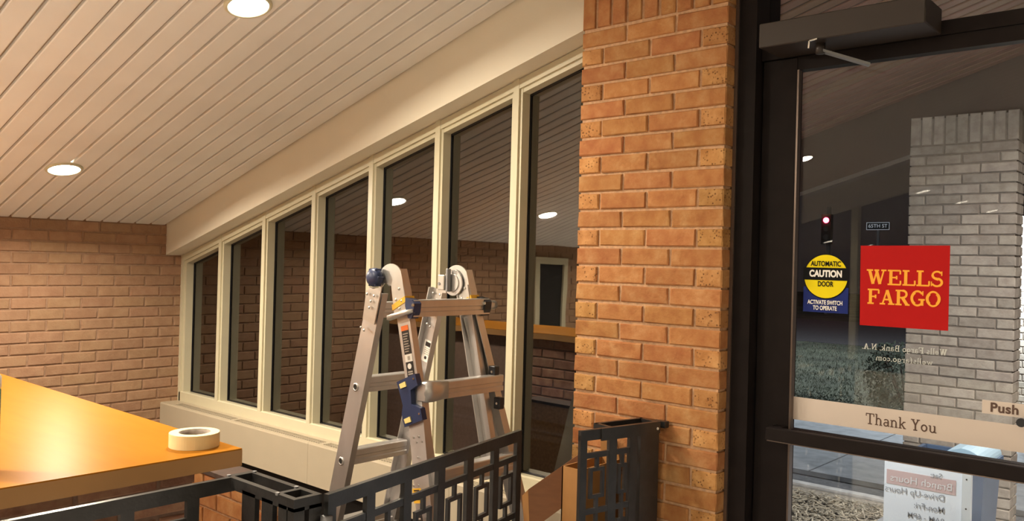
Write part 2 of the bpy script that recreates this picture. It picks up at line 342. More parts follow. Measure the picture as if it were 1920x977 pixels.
GL['r'] = (.56, [([(.18,.04),(.18,.62)],.12),([(.04,.60),(.2,.60)],.08),([(.04,.04),(.36,.04)],.08),(arc(.38,.40,.19,.19,150,50),.10)])
GL['g'] = (.66, [(arc(.30,.36,.19,.22,0,360,24),.10),([(.50,.60),(.50,-.06)],.11),(arc(.31,-.06,.19,.14,0,-150),.09)])
GL['f'] = (.46, [([(.22,.04),(.22,.78)],.12),(arc(.36,.78,.14,.17,180,70),.10),([(.06,.60),(.42,.60)],.08),([(.06,.04),(.38,.04)],.08)])
GL['w'] = (.98, [([(.14,.60),(.30,.06)],.11),([(.30,.06),(.48,.58)],.08),([(.46,.60),(.64,.06)],.11),([(.64,.06),(.82,.60)],.08),([(.02,.60),(.26,.60)],.07),([(.70,.60),(.94,.60)],.07)])
GL['c'] = (.58, [(arc(.31,.33,.21,.25,50,320,24),.105)])
GL['m'] = (1.06, [([(.18,.04),(.18,.62)],.12),([(.04,.60),(.2,.60)],.08),([(.04,.04),(.32,.04)],.08),(arc(.35,.42,.16,.20,170,0),.11),([(.51,.42),(.51,.04)],.12),(arc(.68,.42,.17,.20,170,0),.11),([(.85,.42),(.85,.04)],.12),([(.74,.04),(1.0,.04)],.08),([(.42,.04),(.6,.04)],.08)])
GL['B'] = (.84, [([(.2,.04),(.2,.96)],.13),([(.04,.96),(.46,.96)],.08),([(.04,.04),(.48,.04)],.08),([(.2,.52),(.46,.52)],.08),(arc(.44,.74,.2,.22,90,-90),.12),(arc(.46,.28,.24,.24,90,-90),.12)])
GL['N'] = (.96, [([(.2,.04),(.2,.96)],.10),([(.2,.92),(.74,.08)],.14),([(.74,.04),(.74,.96)],.10),([(.04,.96),(.3,.96)],.08),([(.04,.04),(.36,.04)],.08),([(.58,.96),(.92,.96)],.08)])
GL['.'] = (.3, [([(.08,.07),(.21,.07)],.14)]); GL[','] = (.3, [([(.15,.12),(.10,-.08)],.12)])
def slab(name, s, m, height, width, org, ux, uz, parent, mirror=False):
    """org = lower-left corner in 3-D, ux/uz = unit directions; letters stretched to the given width"""
    ux, uz, org = Vector(ux), Vector(uz), Vector(org); tot = sum(GL[c][0] for c in s); kx = width/tot; mb = MB(); x = 0
    dep = ux.cross(uz)*1.2e-5
    for c in s:
        wd, strokes = GL[c]; qi = 0
        for pts, th in strokes:
            P = [Vector((p[0]*kx, p[1]*height)) for p in pts]; P = [q for i, q in enumerate(P) if i == 0 or (q-P[i-1]).length > 1e-6]
            hw = th*.5*height
            for i in range(len(P)-1):
                d = P[i+1]-P[i]; n = Vector((-d.y, d.x)).normalized()*hw; e = d.normalized()*(hw*.25 if len(P) > 2 else 0)
                q = [P[i]-e+n, P[i]-e-n, P[i+1]+e-n, P[i+1]+e+n]
                vs = []; qi += 1
                for k in q:
                    X = x+k.x
                    if mirror: X = width-X
                    vs.append(org+ux*X+uz*k.y+dep*(qi % 60))
                mb.add(vs, [(0, 1, 2, 3)])
        x += wd*kx
    o = mb.build(name, m, parent); return o

# ================================================================== SETTING
XB, YW, YH, YO, XR = -5.564, 2.842, 2.732, -3.46, 3.0
YP, XP0, XP1 = 2.558, -1.930, -1.325
ZF = -H
floor = struct(bx('floor', M['tile'], None, XB-.2, XR+.2, YO-.2, 2.80, ZF-.1, ZF))
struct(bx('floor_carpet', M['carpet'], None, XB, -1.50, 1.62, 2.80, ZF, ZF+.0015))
# ceiling: sloping backing with bevelled boards below it
ceil = struct(MB().prism([(XB-.2, cz(XB-.2)+.02), (XR+.2, cz(XR+.2)+.02), (XR+.2, cz(XR+.2)+.12), (XB-.2, cz(XB-.2)+.12)], YO-.2, 2.80).build('ceiling', M['back']))
def board_mesh(name, m, x0, x1, wdt, th, zf):
    c = .004; h = wdt/2
    sect = [(-h+c, 0), (h-c, 0), (h, c), (h, th), (-h, th), (-h, c)]
    sy = []
    for x in (x0, x1): sy.append(((x, 0, zf(x)), (0, 1, 0), (0, 0, 1)))
    return MB().sweep(sect, sy).mesh(name, m)
PB = .1065
bme = board_mesh('ceiling_board', M['board'], XB, XR, PB-.013, .018, cz)
y = YH-.004-PB/2
while y > YO: inst('ceiling_board', bme, ceil, (0, y, 0)); y -= PB
# --- back wall (left in the picture) in brown brick
wb = struct(bx('wall_back', M['bmortar'], None, XB-.25, XB-.004, YO-.25, 3.1, ZF, cz(XB)+.05))
cand = []
row = 0; z = cz(XB)+.012-.0695; 
zt = -.1511+.0695*5
zrow = zt-.0695; r_ = 0
while zrow > ZF-.06:
    y0 = 2.9-(0 if r_ % 2 else .1015)
    yy = y0
    while yy > YO+.1:
        cand.append((yy, zrow, r_)); yy -= .203
    zrow -= .0695; r_ += 1
cand = [c for c in cand if not (-1.38 < c[0] < -.80 and c[1] < .05)]
cand.sort(key=lambda c: (c[0] < .55, -c[0]))
vis = [c for c in cand if c[0] > .9 and c[0] < 2.95 and c[1] > -1.3][:300]; rest = [c for c in cand if c not in vis]
for yy, zz, r_ in vis:
    o = put_brick(wb, (XB+.0035, yy, zz+.005), PI/2, .193, .0595, .03, M['bbrick'])
mb = MB()
for yy, zz, r_ in rest:
    mb.box(XB-.02, XB+.0035, yy-.0965, yy+.0965, zz+.005, zz+.0645)
o = mb.build('brickwork', M['bbrick'], wb); o['kind'] = 'stuff'
# cream doorway in the back wall (seen mirrored in the last window)
d2 = struct(bx('door_2', M['dark'], None, XB-.02, XB+.006, -1.30, -.88, ZF, .02))
bx('door_frame', M['frame'], d2, XB-.02, XB+.03, -1.36, -1.29, ZF, .07); bx('door_frame', M['frame'], d2, XB-.02, XB+.03, -.89, -.82, ZF, .07); bx('door_frame', M['frame'], d2, XB-.02, XB+.03, -1.29, -.89, .0, .07)
# --- bulkhead over the windows
struct(MB().prism([(XB, hz(XB)), (XP0+.06, hz(XP0+.06)), (XP0+.06, cz(XP0+.06)+.03), (XB, cz(XB)+.03)], YH, 3.0).build('wall_window_side', M['header']))
# --- wall below the windows, coloured black to put in the shade under the heater
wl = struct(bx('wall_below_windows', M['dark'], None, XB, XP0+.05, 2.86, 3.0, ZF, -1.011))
# --- windows, seven bays, sloping heads
PITCH = .508
def wz(x, d=0.0): return hz(x)-d
for n in range(7):
    x0 = -5.564+PITCH*n-(0 if n == 0 else .0); xa, xb = (-5.564 if n == 0 else -5.05+PITCH*(n-1)), -5.05+PITCH*n
    fr = MB()
    # mullion on the right of the bay (block, then stop strips)
    xm = xb
    fr.prism([(xm-.017, -1.011), (xm+.017, -1.011), (xm+.017, wz(xm+.017, .0)), (xm-.017, wz(xm-.017, .0))], YW, 2.96)
    root = struct(fr.build('window_%d' % (n+1), M['frame']))
    s = MB(); s.prism([(xm-.031, -.955), (xm+.031, -.955), (xm+.031, wz(xm+.031, .04)), (xm-.031, wz(xm-.031, .04))], YW+.011, 2.958); s.build('stop_moulding', M['frame'], root)
    if n == 0:
        s = MB(); s.prism([(xa, -1.011), (xa+.034, -1.011), (xa+.034, wz(xa+.034)), (xa, wz(xa))], YW, 2.96); s.build('jamb', M['frame'], root)
        s = MB(); s.prism([(xa+.03, -.96), (xa+.062, -.96), (xa+.062, wz(xa+.062, .04)), (xa+.03, wz(xa+.03, .04))], YW+.011, 2.958); s.build('stop_moulding', M['frame'], root)
    a, b = xa+.017, xb-.017
    # head: board, then recessed stop
    s = MB(); s.prism([(a, wz(a, .004)), (b, wz(b, .004)), (b, wz(b, .047)), (a, wz(a, .047))], YW+.002, 2.95); s.build('head', M['frame'], root)
    s = MB(); s.prism([(a, wz(a, .044)), (b, wz(b, .044)), (b, wz(b, .068)), (a, wz(a, .068))], YW+.013, 2.95); s.build('stop_moulding', M['frame'], root)
    # sill member with sloping inner face
    s = MB(); s.prism([(YW, -1.011), (2.96, -1.011), (2.96, -.952), (2.895, -.952), (YW+.012, -.945), (YW, -.95)], a, b, 'x'); s.build('sill', M['frame'], root)
    # glazing gasket and pane
    aa, bb = xa+(.062 if n == 0 else .031), xb-.031
    pb = MB(); pb.prism([(aa, -.952), (bb, -.952), (bb, wz(bb, .066)), (aa, wz(aa, .066))], 2.912, 2.918); pb.build('pane', M['winglass'], root)
    g = MB(); g.box(aa, bb, 2.904, 2.911, -.953, -.946); g.box(aa, aa+.004, 2.904, 2.911, -.95, wz(aa, .068)); 
    g.prism([(aa, wz(aa, .068)), (bb, wz(bb, .068)), (bb, wz(bb, .075)), (aa, wz(aa, .075))], 2.904, 2.911); g.build('gasket', M['blackp'], root)

# --- brick pier between windows and door
pier = struct(bx('wall_pier', M['mortar'], None, XP0+.006, XP1-.006, YP+.0075, 2.86, ZF, cz(XP1)-.02))
def pier_row(z, kind, y, x0, x1, hh, parent, m, mr, D=.098, n=3):
    g = .010; Wd = x1-x0
    if kind == 'A':
        hd = .094; k = n-1; sl = (Wd-2*hd-g*(k+1))/k; segs = [hd]+[sl]*k+[hd]
    else: segs = [(Wd-g*(n-1))/n]*n
    x = x0
    for i, s in enumerate(segs):
        end = kind == 'A' and i in (0, len(segs)-1)
        o = put_brick(parent, (x+s/2, y+RND.uniform(-.0018, .0018), z), 0, s, hh, D, mr if end and mr else m)
        x += s+g
PC = .0681
zj = .884; k = 0
while zj-PC > ZF-.05:
    pier_row(zj-PC+.005, 'B' if k % 2 == 0 else 'A', YP, XP0, XP1, PC-.010, pier, M['brick'], M['brickrough']); zj -= PC; k += 1
x = XP0
for i in range(9):   # soldier course
    put_brick(pier, (x+.0288, YP+RND.uniform(-.002, .002), .890), 0, .0576, .193, .098, M['brick']); x += .0684
for k in range(2): pier_row(1.092+PC*k, 'BA'[k], YP, XP0, XP1, PC-.010, pier, M['brick'], M['brickrough'])
# --- storefront framing round the door
JX0, GX0, DX1 = XP1, -1.128, -.23
fr = MB(); fr.box(JX0, -1.252, 2.62, 2.80, ZF, 2.0)
fr.box(-1.252, XR, 2.665, 2.76, .700, .742)
fr.box(DX1+.02, DX1+.10, 2.64, 2.78, ZF, 2.0); fr.box(XR-.08, XR, 2.64, 2.78, ZF, 2.2); fr.box(1.3, 1.36, 2.66, 2.76, ZF, 2.1)
fr.box(DX1+.1, XR, 2.66, 2.76, ZF, ZF+.12)
sf = struct(fr.build('wall_storefront', M['bronze']))
bx('jamb_edge', M['edgem'], sf, JX0-.0, JX0+.012, 2.612, 2.622, ZF, 1.6)  # pale strip: light along the jamb edge put into its colour
bx('glass_pane', M['doorglass'], sf, -1.252, DX1+.02, 2.716, 2.722, .742, 2.0)
bx('glass_pane', M['doorglass'], sf, DX1+.1, 1.3, 2.716, 2.722, ZF+.12, .70); bx('glass_pane', M['doorglass'], sf, DX1+.1, 1.3, 2.716, 2.722, .742, 2.2)
bx('glass_pane', M['doorglass'], sf, 1.36, XR-.08, 2.716, 2.722, ZF+.12, .70); bx('glass_pane', M['doorglass'], sf, 1.36, XR-.08, 2.716, 2.722, .742, 2.5)
d1 = struct(MB().box(-1.248, GX0, 2.668, 2.712, ZF+.01, .698, ch=.003).build('door_1', M['bronze']))
bx('stile', M['bronze'], d1, DX1-.10, DX1+.015, 2.668, 2.712, ZF+.01, .698, ch=.003)
bx('top_rail', M['bronze'], d1, GX0, DX1-.10, 2.669, 2.711, .655, .698)
bx('bottom_rail', M['bronze'], d1, GX0, DX1-.10, 2.669, 2.711, ZF+.01, ZF+.27)
bx('mid_rail', M['bronze'], d1, GX0, DX1-.10, 2.672, 2.708, -.556, -.520)
bx('glass_pane', M['doorglass'], d1, GX0, DX1-.10, 2.688, 2.694, -.53, .66); bx('glass_pane', M['doorglass'], d1, GX0, DX1-.10, 2.688, 2.694, ZF+.26, -.545)
for a in ((GX0, GX0+.006, 2.664, 2.688, -.52, .655), (GX0, GX0+.006, 2.664, 2.688, ZF+.27, -.556)): bx('glazing_bead', M['edgem'], d1, *a)
pbar = bx('push_bar', M['bronze'], d1, -1.172, -.30, 2.585, 2.617, -.552, -.510, ch=.003)
bx('wear_edge', M['edgem'], pbar, -1.165, -.31, 2.583, 2.587, -.5525, -.5495)
bx('bar_mount', M['bronze'], d1, -1.172, -1.135, 2.61, 2.67, -.550, -.512); bx('bar_mount', M['bronze'], d1, -.34, -.305, 2.61, 2.67, -.550, -.512)
# lock cylinder by the push label
MB().cyl((-.468, 2.664, -.402), (0, -1, 0), .012, .012, 16).build('lock_cylinder', M['blackp'], d1)

# --- rest of the room, behind and beside the eye
wo = MB(); wo.box(XB, XR, YO-.2, YO, ZF, -1.01); wo.prism([(XB, .9), (XR, 2.0), (XR, cz(XR)+.03), (XB, cz(XB)+.03)], YO-.2, YO)
wo = struct(MB().box(XB, XR, YO-.2, YO, ZF, -1.01).build('wall_opposite', M['header']))
MB().prism([(XB, hz(XB)), (XR, hz(XR)), (XR, cz(XR)+.03), (XB, cz(XB)+.03)], YO-.2, YO).build('bulkhead', M['header'], wo)
w8 = struct(MB().prism([(XB, -1.01), (XR, -1.01), (XR, hz(XR)), (XB, hz(XB))], YO-.08, YO-.075).build('window_8', M['winglass']))
for x in (XB+.03, -3.09, -.6, 1.6, XR-.03): MB().prism([(x-.035, -1.01), (x+.035, -1.01), (x+.035, hz(x)), (x-.035, hz(x))], YO-.1, YO+.01).build('mullion', M['frame'], w8)
struct(bx('wall_right', M['header'], None, XR, XR+.2, YO, 2.80, ZF, cz(XR)+.1))

# ================================================================== CEILING CANS
LIT = [(-4.755, 1.765), (-2.955, 1.755), (-4.735, 0.0), (-2.955, 0.0), (-4.735, -1.76), (-2.955, -1.76), (-1.19, -1.76), (.58, -1.76)]
LLAB = ['round white LED ceiling light nearest the back brick wall', 'round white LED ceiling light at the top edge of the photo, left of the bulkhead']
for i, (x, y) in enumerate(LIT):
    z = cz(x); nrm = Vector((CEIL_S, 0, -1)).normalized()
    lab = LLAB[i] if i < 2 else 'round white LED ceiling light %s' % ['seen mirrored in the last window before the brick pier', 'over the laminate counter, out of the frame', 'in the back corner, out of the frame', 'behind the counter, out of the frame', 'behind the viewer to the left, out of the frame', 'behind the viewer to the right, out of the frame'][i-2]
    t = thing('ceiling_light', lab, 'ceiling light', 'round LED lights in the board ceiling', (x, y, z))
    rg = MB().lathe((0, 0, 0), nrm, [(.092, -.004), (.092, .004), (.086, .010), (.078, .010), (.076, .004), (.076, -.004)], 36).build('trim_ring', M['frame'], t, True)
    MB().cyl((0, 0, 0), nrm, .077, .007, 36).build('diffuser', M['led'], t)
    ld = bpy.data.lights.new('lamp_glow', 'AREA'); ld.shape = 'DISK'; ld.size = .15; ld.energy = LAMP_W; ld.color = WARM; ld.spread = math.radians(167)
    lo = bpy.data.objects.new('lamp_glow', ld); C.objects.link(lo); lo.parent = t; lo.location = nrm*.014
    lo.rotation_euler = nrm.to_track_quat('-Z', 'Y').to_euler()

# ================================================================== HEATER
ht = thing('baseboard_heater', 'long cream enclosed heater running under the sloping windows', 'heater')
HX1 = XP0+.02
seams = [XB+.002, -3.852, -2.75, HX1]
for i in range(3):
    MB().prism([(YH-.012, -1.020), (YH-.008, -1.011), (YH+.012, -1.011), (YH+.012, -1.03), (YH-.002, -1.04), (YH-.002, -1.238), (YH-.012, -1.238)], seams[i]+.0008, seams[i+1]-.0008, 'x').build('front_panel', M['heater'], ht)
bx('top_strip', M['heater'], ht, XB+.002, HX1, 2.806, YW, -1.03, -1.011)
bx('inner_pan', M['dark'], ht, XB+.002, HX1, YH+.013, 2.8, -1.06, -1.05)
bx('bottom_pan', M['dark'], ht, XB+.002, HX1, YH, 2.858, -1.235, -1.228)
gx = [(-5.41, -4.70), (-4.67, -3.79), (-3.76, -2.90), (-2.87, -2.42), (-2.39, HX1-.0)]
xl = XB+.002
for a, b in gx:
    if a-xl > .001: bx('top_strip', M['heater'], ht, xl, a, YH+.012, 2.806, -1.03, -1.0112)
    g = MB(); y0, y1 = YH+.012, 2.806; nr = 4
    for k in range(nr+1):
        yc = y0+(y1-y0)*(.06+.88*k/nr); g.box(a, b, yc-.0020, yc+.0020, -1.0117, -1.0112)
    n = int((b-a)/.0205)
    for k in range(n+1):
        xc = a+(b-a)*k/n; g.box(xc-.0024, xc+.0024, y0, y1, -1.0118, -1.0113)
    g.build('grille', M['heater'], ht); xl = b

# ================================================================== LOW BRICK WALL behind the counter end
lw = thing('low_brick_wall', 'low orange brick wall under the counter end, seen through the iron corner rail', 'wall')
bx('core', M['mortar'], lw, -3.4, -2.62, 1.708, 1.80, ZF, -.862)
bx('cap', M['darkcap'], lw, -3.4, -2.60, 1.69, 1.82, -.862, -.845)
for k in range(9):
    zz = -.862-.0677*(k+1); x = -3.4-(0 if k % 2 else .1015)
    while x < -2.66:
        a, b = max(x, -3.4), min(x+.193, -2.62)
        if b-a > .03: put_brick(lw, ((a+b)/2, 1.70, zz+.004), 0, b-a, .0585, .03, M['brick'])
        x += .203

# ================================================================== COUNTER
CX, CYF, CZ, CY0 = -1.957, 1.179, -.50, .56
ct = thing('counter', 'orange laminate counter with a square edge on a dark brick base', 'counter')
bx('countertop', M['laminate'], ct, XB+.01, CX, CY0, CYF, CZ-.004, CZ)
bx('front_edge', M['lamedge'], ct, CX-.02, CX+.0005, CY0, CYF+.0005, CZ-.045, CZ-.0035); bx('front_edge', M['lamedge'], ct, XB+.01, CX-.02, CYF-.02, CYF+.0005, CZ-.045, CZ-.0035)
bx('underside', M['lamedge'], ct, XB+.01, CX-.02, CY0, CYF-.02, CZ-.044, CZ-.0045)
BXE = CX-.145
cb = bx('brick_base', M['dmortar'], ct, XB+.01, BXE-.006, .62, 1.125, ZF, CZ-.045)
nb = 0
for k in range(15):
    zz = CZ-.045-.0677*(k+1); y = 1.130-(0 if k % 2 else .1015)-.193
    ys = []
    if k % 2 == 0: ys.append((1.130-.094, 1.130))
    while y > -.6: ys.append((y, y+.193)); y -= .203
    if k % 2 == 0: ys = [(1.130-.094, 1.130)]+[(1.130-.104-.193-.203*i, 1.130-.104-.203*i) for i in range(7)]
    else: ys = [(1.130-.193-.203*i, 1.130-.203*i) for i in range(8)]
    for a, b in ys:
        if a > .60: put_brick(cb, (BXE, (a+b)/2, zz+.005), PI/2, b-a, .0577, .09, M['dbrick'])
for k in range(15):      # the side towards the windows, seen mirrored in the glass
    zz = CZ-.045-.0677*(k+1); x = BXE-(.094+.01 if k % 2 == 1 else .193+.01+.0)
    for i in range(9):
        a = x-.203*i-.193
        put_brick(cb, (a+.0965, 1.131, zz+.005), PI, .193, .0577, .03, M['dbrick'])

# masking tape roll, spray bottle
tp = thing('tape_roll', 'cream roll of masking tape lying flat on the counter corner', 'tape', loc=(-2.066, 1.105, CZ))
MB().lathe((0, 0, 0), (0, 0, 1), [(.0395, .036), (.0625, .0362), (.0628, .0355), (.0628, .0006), (.0622, 0), (.0395, 0)], 56).build('tape', M['tape'], tp, False)
MB().lathe((0, 0, .0363), (0, 0, 1), [(.0395, 0), (.0622, 0)], 56).build('tape_edge', M['tapetop'], tp)
MB().lathe((0, 0, 0), (0, 0, 1), [(.0395, .001), (.0395, .0355), (.0375, .0355), (.0375, .001), (.0395, .001)], 48).build('core', M['core'], tp, True)
bo = thing('bottle', 'green bottle with a milky white top at the left edge of the counter', 'bottle', loc=(-2.110, .618, CZ))
MB().lathe((0, 0, 0), (0, 0, 1), [(0, 0), (.040, 0), (.043, .004), (.043, .186), (.041, .192)], 32).build('body', M['green'], bo, True)
MB().lathe((0, 0, 0), (0, 0, 1), [(.042, .190), (.0435, .193), (.0435, .215), (.036, .226), (.018, .229), (.018, .245), (0, .246)], 32).build('cap', M['white'], bo, True)

# ================================================================== IRON RAILINGS
RZ = -.535
def lattice(root, A, B, us, first=0, barw=.032, top=True, th=.010, toph=.034, mid=True):
    """flat bars across from A to B in plan; us = list of (u0,u1) uprights; bays filled with the key pattern"""
    A, B = Vector((*A, 0)), Vector((*B, 0)); d = (B-A).normalized(); nrm = Vector((d.y, -d.x, 0)); Ln = (B-A).length
    def bar(name, u0, u1, z0, z1, t=th, off=0):
        m = MB(); p = A+d*u0; q = A+d*u1; o = nrm*off
        m.beam(p+o+Vector((0, 0, (z0+z1)/2)), q+o+Vector((0, 0, (z0+z1)/2)), (0, 0, 1), z1-z0, t); return m.build(name, M['iron'], root)
    if top: bar('top_rail', 0, Ln, RZ-toph, RZ, .014)
    for u0, u1 in us: bar('upright', u0, u1, ZF+.06, RZ-toph*.5, .013)
    bar('bottom_rail', 0, Ln, ZF+.06, ZF+.09, .013)
    if mid:
        for i in range(len(us)-1):
            a, b = us[i][1], us[i+1][0]
            if b-a < .05: continue
            c = (a+b)/2; hw = min(.037, (b-a)*.33)
            z = RZ-.075
            while z > ZF+.2:
                bar('cross_bar', a, b, z-.018, z)
                bar('cross_bar', c-.006, c+.006, z-.050, z-.018)
                for q in ((c-hw, c+hw, z-.062, z-.050), (c-hw, c+hw, z-.150, z-.138)): bar('key_square', *q)
                for q in ((c-hw, c-hw+.012, z-.138, z-.062), (c+hw-.012, c+hw, z-.138, z-.062)): bar('key_square', *q)
                bar('cross_bar', c-.006, c+.006, z-.182, z-.150)
                z -= .182
# left fixed rail (runs past the counter end) with its box corner
g1 = thing('iron_railing', 'black iron railing in front of the counter, ending in a square box corner', 'railing')
lattice(g1, (-1.830, .10), (-1.842, 1.088), [(0, .03), (.11, .142), (.263, .295), (.415, .447), (.567, .599), (.715, .745), (.868, .898)], barw=.03)
bxs = dict(x0=-1.856, x1=-1.572, y0=1.078, y1=1.150)
m = MB(); z0, z1 = RZ-.028, RZ
m.box(-1.856, -1.572, 1.078, 1.092, z0, z1); m.box(-1.860, -1.572, 1.138, 1.152, z0, z1); m.box(-1.860, -1.842, 1.092, 1.138, z0, z1); m.box(-1.586, -1.572, 1.092, 1.138, z0, z1); m.box(-1.650, -1.636, 1.092, 1.138, z0, z1)
m.build('corner_top_frame', M['iron'], g1)
for a in ((-1.784, -1.728), (-1.700, -1.655), (-1.632, -1.600), (-1.596, -1.572)): bx('upright', M['iron'], g1, a[0], a[1], 1.078, 1.090, ZF+.02, RZ-.02)
for a in ((-1.856, -1.842), (-1.784, -1.770), (-1.650, -1.600), (-1.586, -1.572)): bx('upright', M['iron'], g1, a[0], a[1], 1.140, 1.152, ZF+.02, RZ-.02)
bx('upright', M['iron'], g1, -1.584, -1.572, 1.090, 1.106, ZF+.02, RZ-.02); bx('upright', M['iron'], g1, -1.584, -1.572, 1.118, 1.140, ZF+.02, RZ-.02)
# weld beads
for p in ((-1.852, 1.082), (-1.640, 1.080), (-1.655, 1.140), (-1.842, 1.146)): MB().cyl((p[0], p[1], RZ-.003), (0, 0, 1), .005, .006, 8).build('weld', M['steel'], g1)
# swinging gate
A, B = (-1.562, 1.156), (-1.751, 2.044)
gt = thing('iron_gate', 'black iron gate with square key pattern, half open in front of the ladder', 'gate')
lattice(gt, A, B, [(0, .028), (.138, .170), (.287, .320), (.440, .474), (.588, .622), (.736, .768), (.880, .911)], toph=.034)
for zc in (RZ-.10, ZF+.25):
    MB().cyl((-1.556, 1.154, zc), (0, 0, 1), .013, .05, 14).build('hinge', M['iron'], gt, True)
MB().cyl((-1.556, 1.154, RZ-.062), (0, 0, 1), .0135, .014, 14).build('hinge', M['steel'], gt, True)
# far fixed rail by the pier
g2 = thing('iron_railing', 'short black iron railing with a solid post fixed to the brick pier', 'railing')
E1, E2 = (-1.6125, 2.178), (-1.532, 2.521)
lattice(g2, E1, E2, [(0, .028), (.124, .158), (.217, .250), (.266, .352)], toph=.034)
d = Vector((E2[0]-E1[0], E2[1]-E1[1], 0)).normalized(); nrm = Vector((-d.y, d.x, 0))
m = MB()
for off, a, b in ((.075, .13, .35),):
    p = Vector((*E1, 0))+d*a+nrm*off; q = Vector((*E1, 0))+d*b+nrm*off; m.beam(p+Vector((0, 0, RZ-.014)), q+Vector((0, 0, RZ-.014)), (0, 0, 1), .028, .014)
for a in (.137, .343):
    p = Vector((*E1, 0))+d*a; q = p+nrm*.08; m.beam(p+Vector((0, 0, RZ-.014)), q+Vector((0, 0, RZ-.014)), (0, 0, 1), .028, .014)
m.build('corner_top_frame', M['iron'], g2)
for a in (.345,):
    p = Vector((*E1, 0))+d*a+nrm*.078; MB().beam(p+Vector((0, 0, ZF+.02)), p+Vector((0, 0, RZ-.02)), d, .034, .013).build('upright', M['iron'], g2)
p = Vector((*E1, 0))+d*.30+nrm*.04; MB().beam(p+Vector((0, 0, ZF+.0)), p+Vector((0, 0, RZ-.03)), d, .05, .06).build('post', M['iron'], g2)
p = Vector((*E1, 0))+d*.20-nrm*.006; MB().beam(Vector((*E1, RZ-.019))+d*.085-nrm*.009, Vector((*E1, RZ-.019))+d*.352-nrm*.009, (0, 0, 1), .040, .006).build('lap_plate', M['iron'], g2)
p = Vector((*E1, 0))+d*.338-nrm*.012; MB().cyl((p.x, p.y, RZ-.022), -nrm, .0045, .003, 12).build('screw', M['white'], g2)
MB().beam((-1.535, 2.53, RZ-.012), (-1.535, 2.556, RZ-.012), (0, 0, 1), .022, .05).build('wall_bracket', M['iron'], g2)

# ================================================================== LADDER
ld_ = thing('ladder', 'silver folding aluminium ladder with navy locks, standing before the windows', 'ladder', loc=(0, 0, 0))
HXc, HZc = -2.345, -.085
su, fu = Vector((-.262, 0, -1)).normalized(), Vector((.252, 0, -1)).normalized()   # down the rear rails / down the front rails
ry = Vector((0, 1, 0))
def perp(u): return Vector((-u.z, 0, u.x))     # points towards +x
def chan(u, o, L0, L1, yw, ys, wdt=.072, dep=.026, th=.003, ysign=1, name='rail', m='alu', flare=0.0, ext=.0):
    """C-channel rail starting at o, web plane at y=yw, flanges towards ysign"""
    pu = perp(u); sect = [(-wdt/2, 0), (wdt/2, 0), (wdt/2, dep), (wdt/2-.004, dep), (wdt/2-.004, th), (-wdt/2+.004, th), (-wdt/2+.004, dep), (-wdt/2, dep)]
    st = []
    for t in (L0, L0+(L1-L0)*.35, L1):
        y = yw+(flare*(t-L0)/(L1-L0))
        p = o+u*t; st.append(((p.x, y, p.z), pu, ry*ysign))
    return MB().sweep(sect, st).build(name, M[m], ld_)
oR = Vector((-2.418, 0, -.02)); oF = Vector((-2.325, 0, -.02))
lenR = (HZc+.065-ZF)/abs(su.z)-.03
# rear rails
rl = chan(su, oR, .10, lenR, 2.008, 0, .082, .027); rr = chan(su, oR, .10, lenR, 2.338, 0, .082, .027, ysign=-1)
# front inner rails
fl = chan(fu, oF, .08, .82, 2.000, 0, .066, .027); f2 = chan(fu, oF, .08, .82, 2.346, 0, .066, .027, ysign=-1)
# front outer rails, flared at the foot
fo = chan(fu, oF+perp(fu)*.006, .46, lenR-.0, 1.995, 0, .078, .032, flare=-.075, name='outer_rail'); fo2 = chan(fu, oF+perp(fu)*.012, .20, lenR-.0, 2.362, 0, .070, .034, ysign=-1, flare=.16, name='outer_rail')
# feet
for o_, u, y in ((oR, su, 2.02), (oR, su, 2.325), (oF, fu, 1.935), (oF, fu, 2.50)):
    p = o_+u*lenR; MB().box(p.x-.05, p.x+.05, y-.022, y+.022, ZF+.0, ZF+.05, ch=.006).build('foot', M['blackp'], ld_)
# rungs
def rung(u, o, t, off, y0, y1, hgt=.055, dep=.032, name='rung'):
    c = o+u*t+perp(u)*off; sx = 1 if u.x > 0 else -1
    a, b = dep/2, hgt/2
    sect = [(-a, -b), (a, -b), (a, -b*.45), (a-.004, -b*.35), (a-.004, b*.05), (a, b*.15), (a, b*.9), (a-.003, b), (-a, b), (-a, b*.6)]
    st = [((c.x, y0, c.z), (1, 0, 0), (0, 0, 1)), ((c.x, y1, c.z), (1, 0, 0), (0, 0, 1))]
    return MB().sweep(sect, st).build(name, M['alu'], ld_)
for z in (-.190, -.478, -.768, -1.058, -1.345):
    t = (oR.z-z)/abs(su.z); rung(su, oR, t, .0, 2.03, 2.315, .058, .045)
for i, z in enumerate((-.184, -.472, -.760, -1.05, -1.335)):
    t = (oF.z-z)/abs(fu.z); e = (.0, .01, .02, .04, .05)[i]; rr_ = rung(fu, oF, t, .052, 1.992-e*.3, 2.385+e, .060, .040)
# swaged rung end beside the lock
t = (oF.z+.472)/abs(fu.z); c = oF+fu*t+perp(fu)*.056
MB().sweep([(-.020, -.031), (.0205, -.031), (.0225, 0), (.0205, .031), (-.020, .031)], [((c.x, 1.99, c.z), (1.08, 0, 0), (0, 0, 1.1)), ((c.x, 2.025, c.z), (1.10, 0, 0), (0, 0, 1.12)), ((c.x+.001, 2.055, c.z), (1.02, 0, 0), (0, 0, 1.03)), ((c.x-.002, 2.10, c.z), (1, 0, 0), (0, 0, .98))]).build('rung_end', M['alu'], ld_, True)
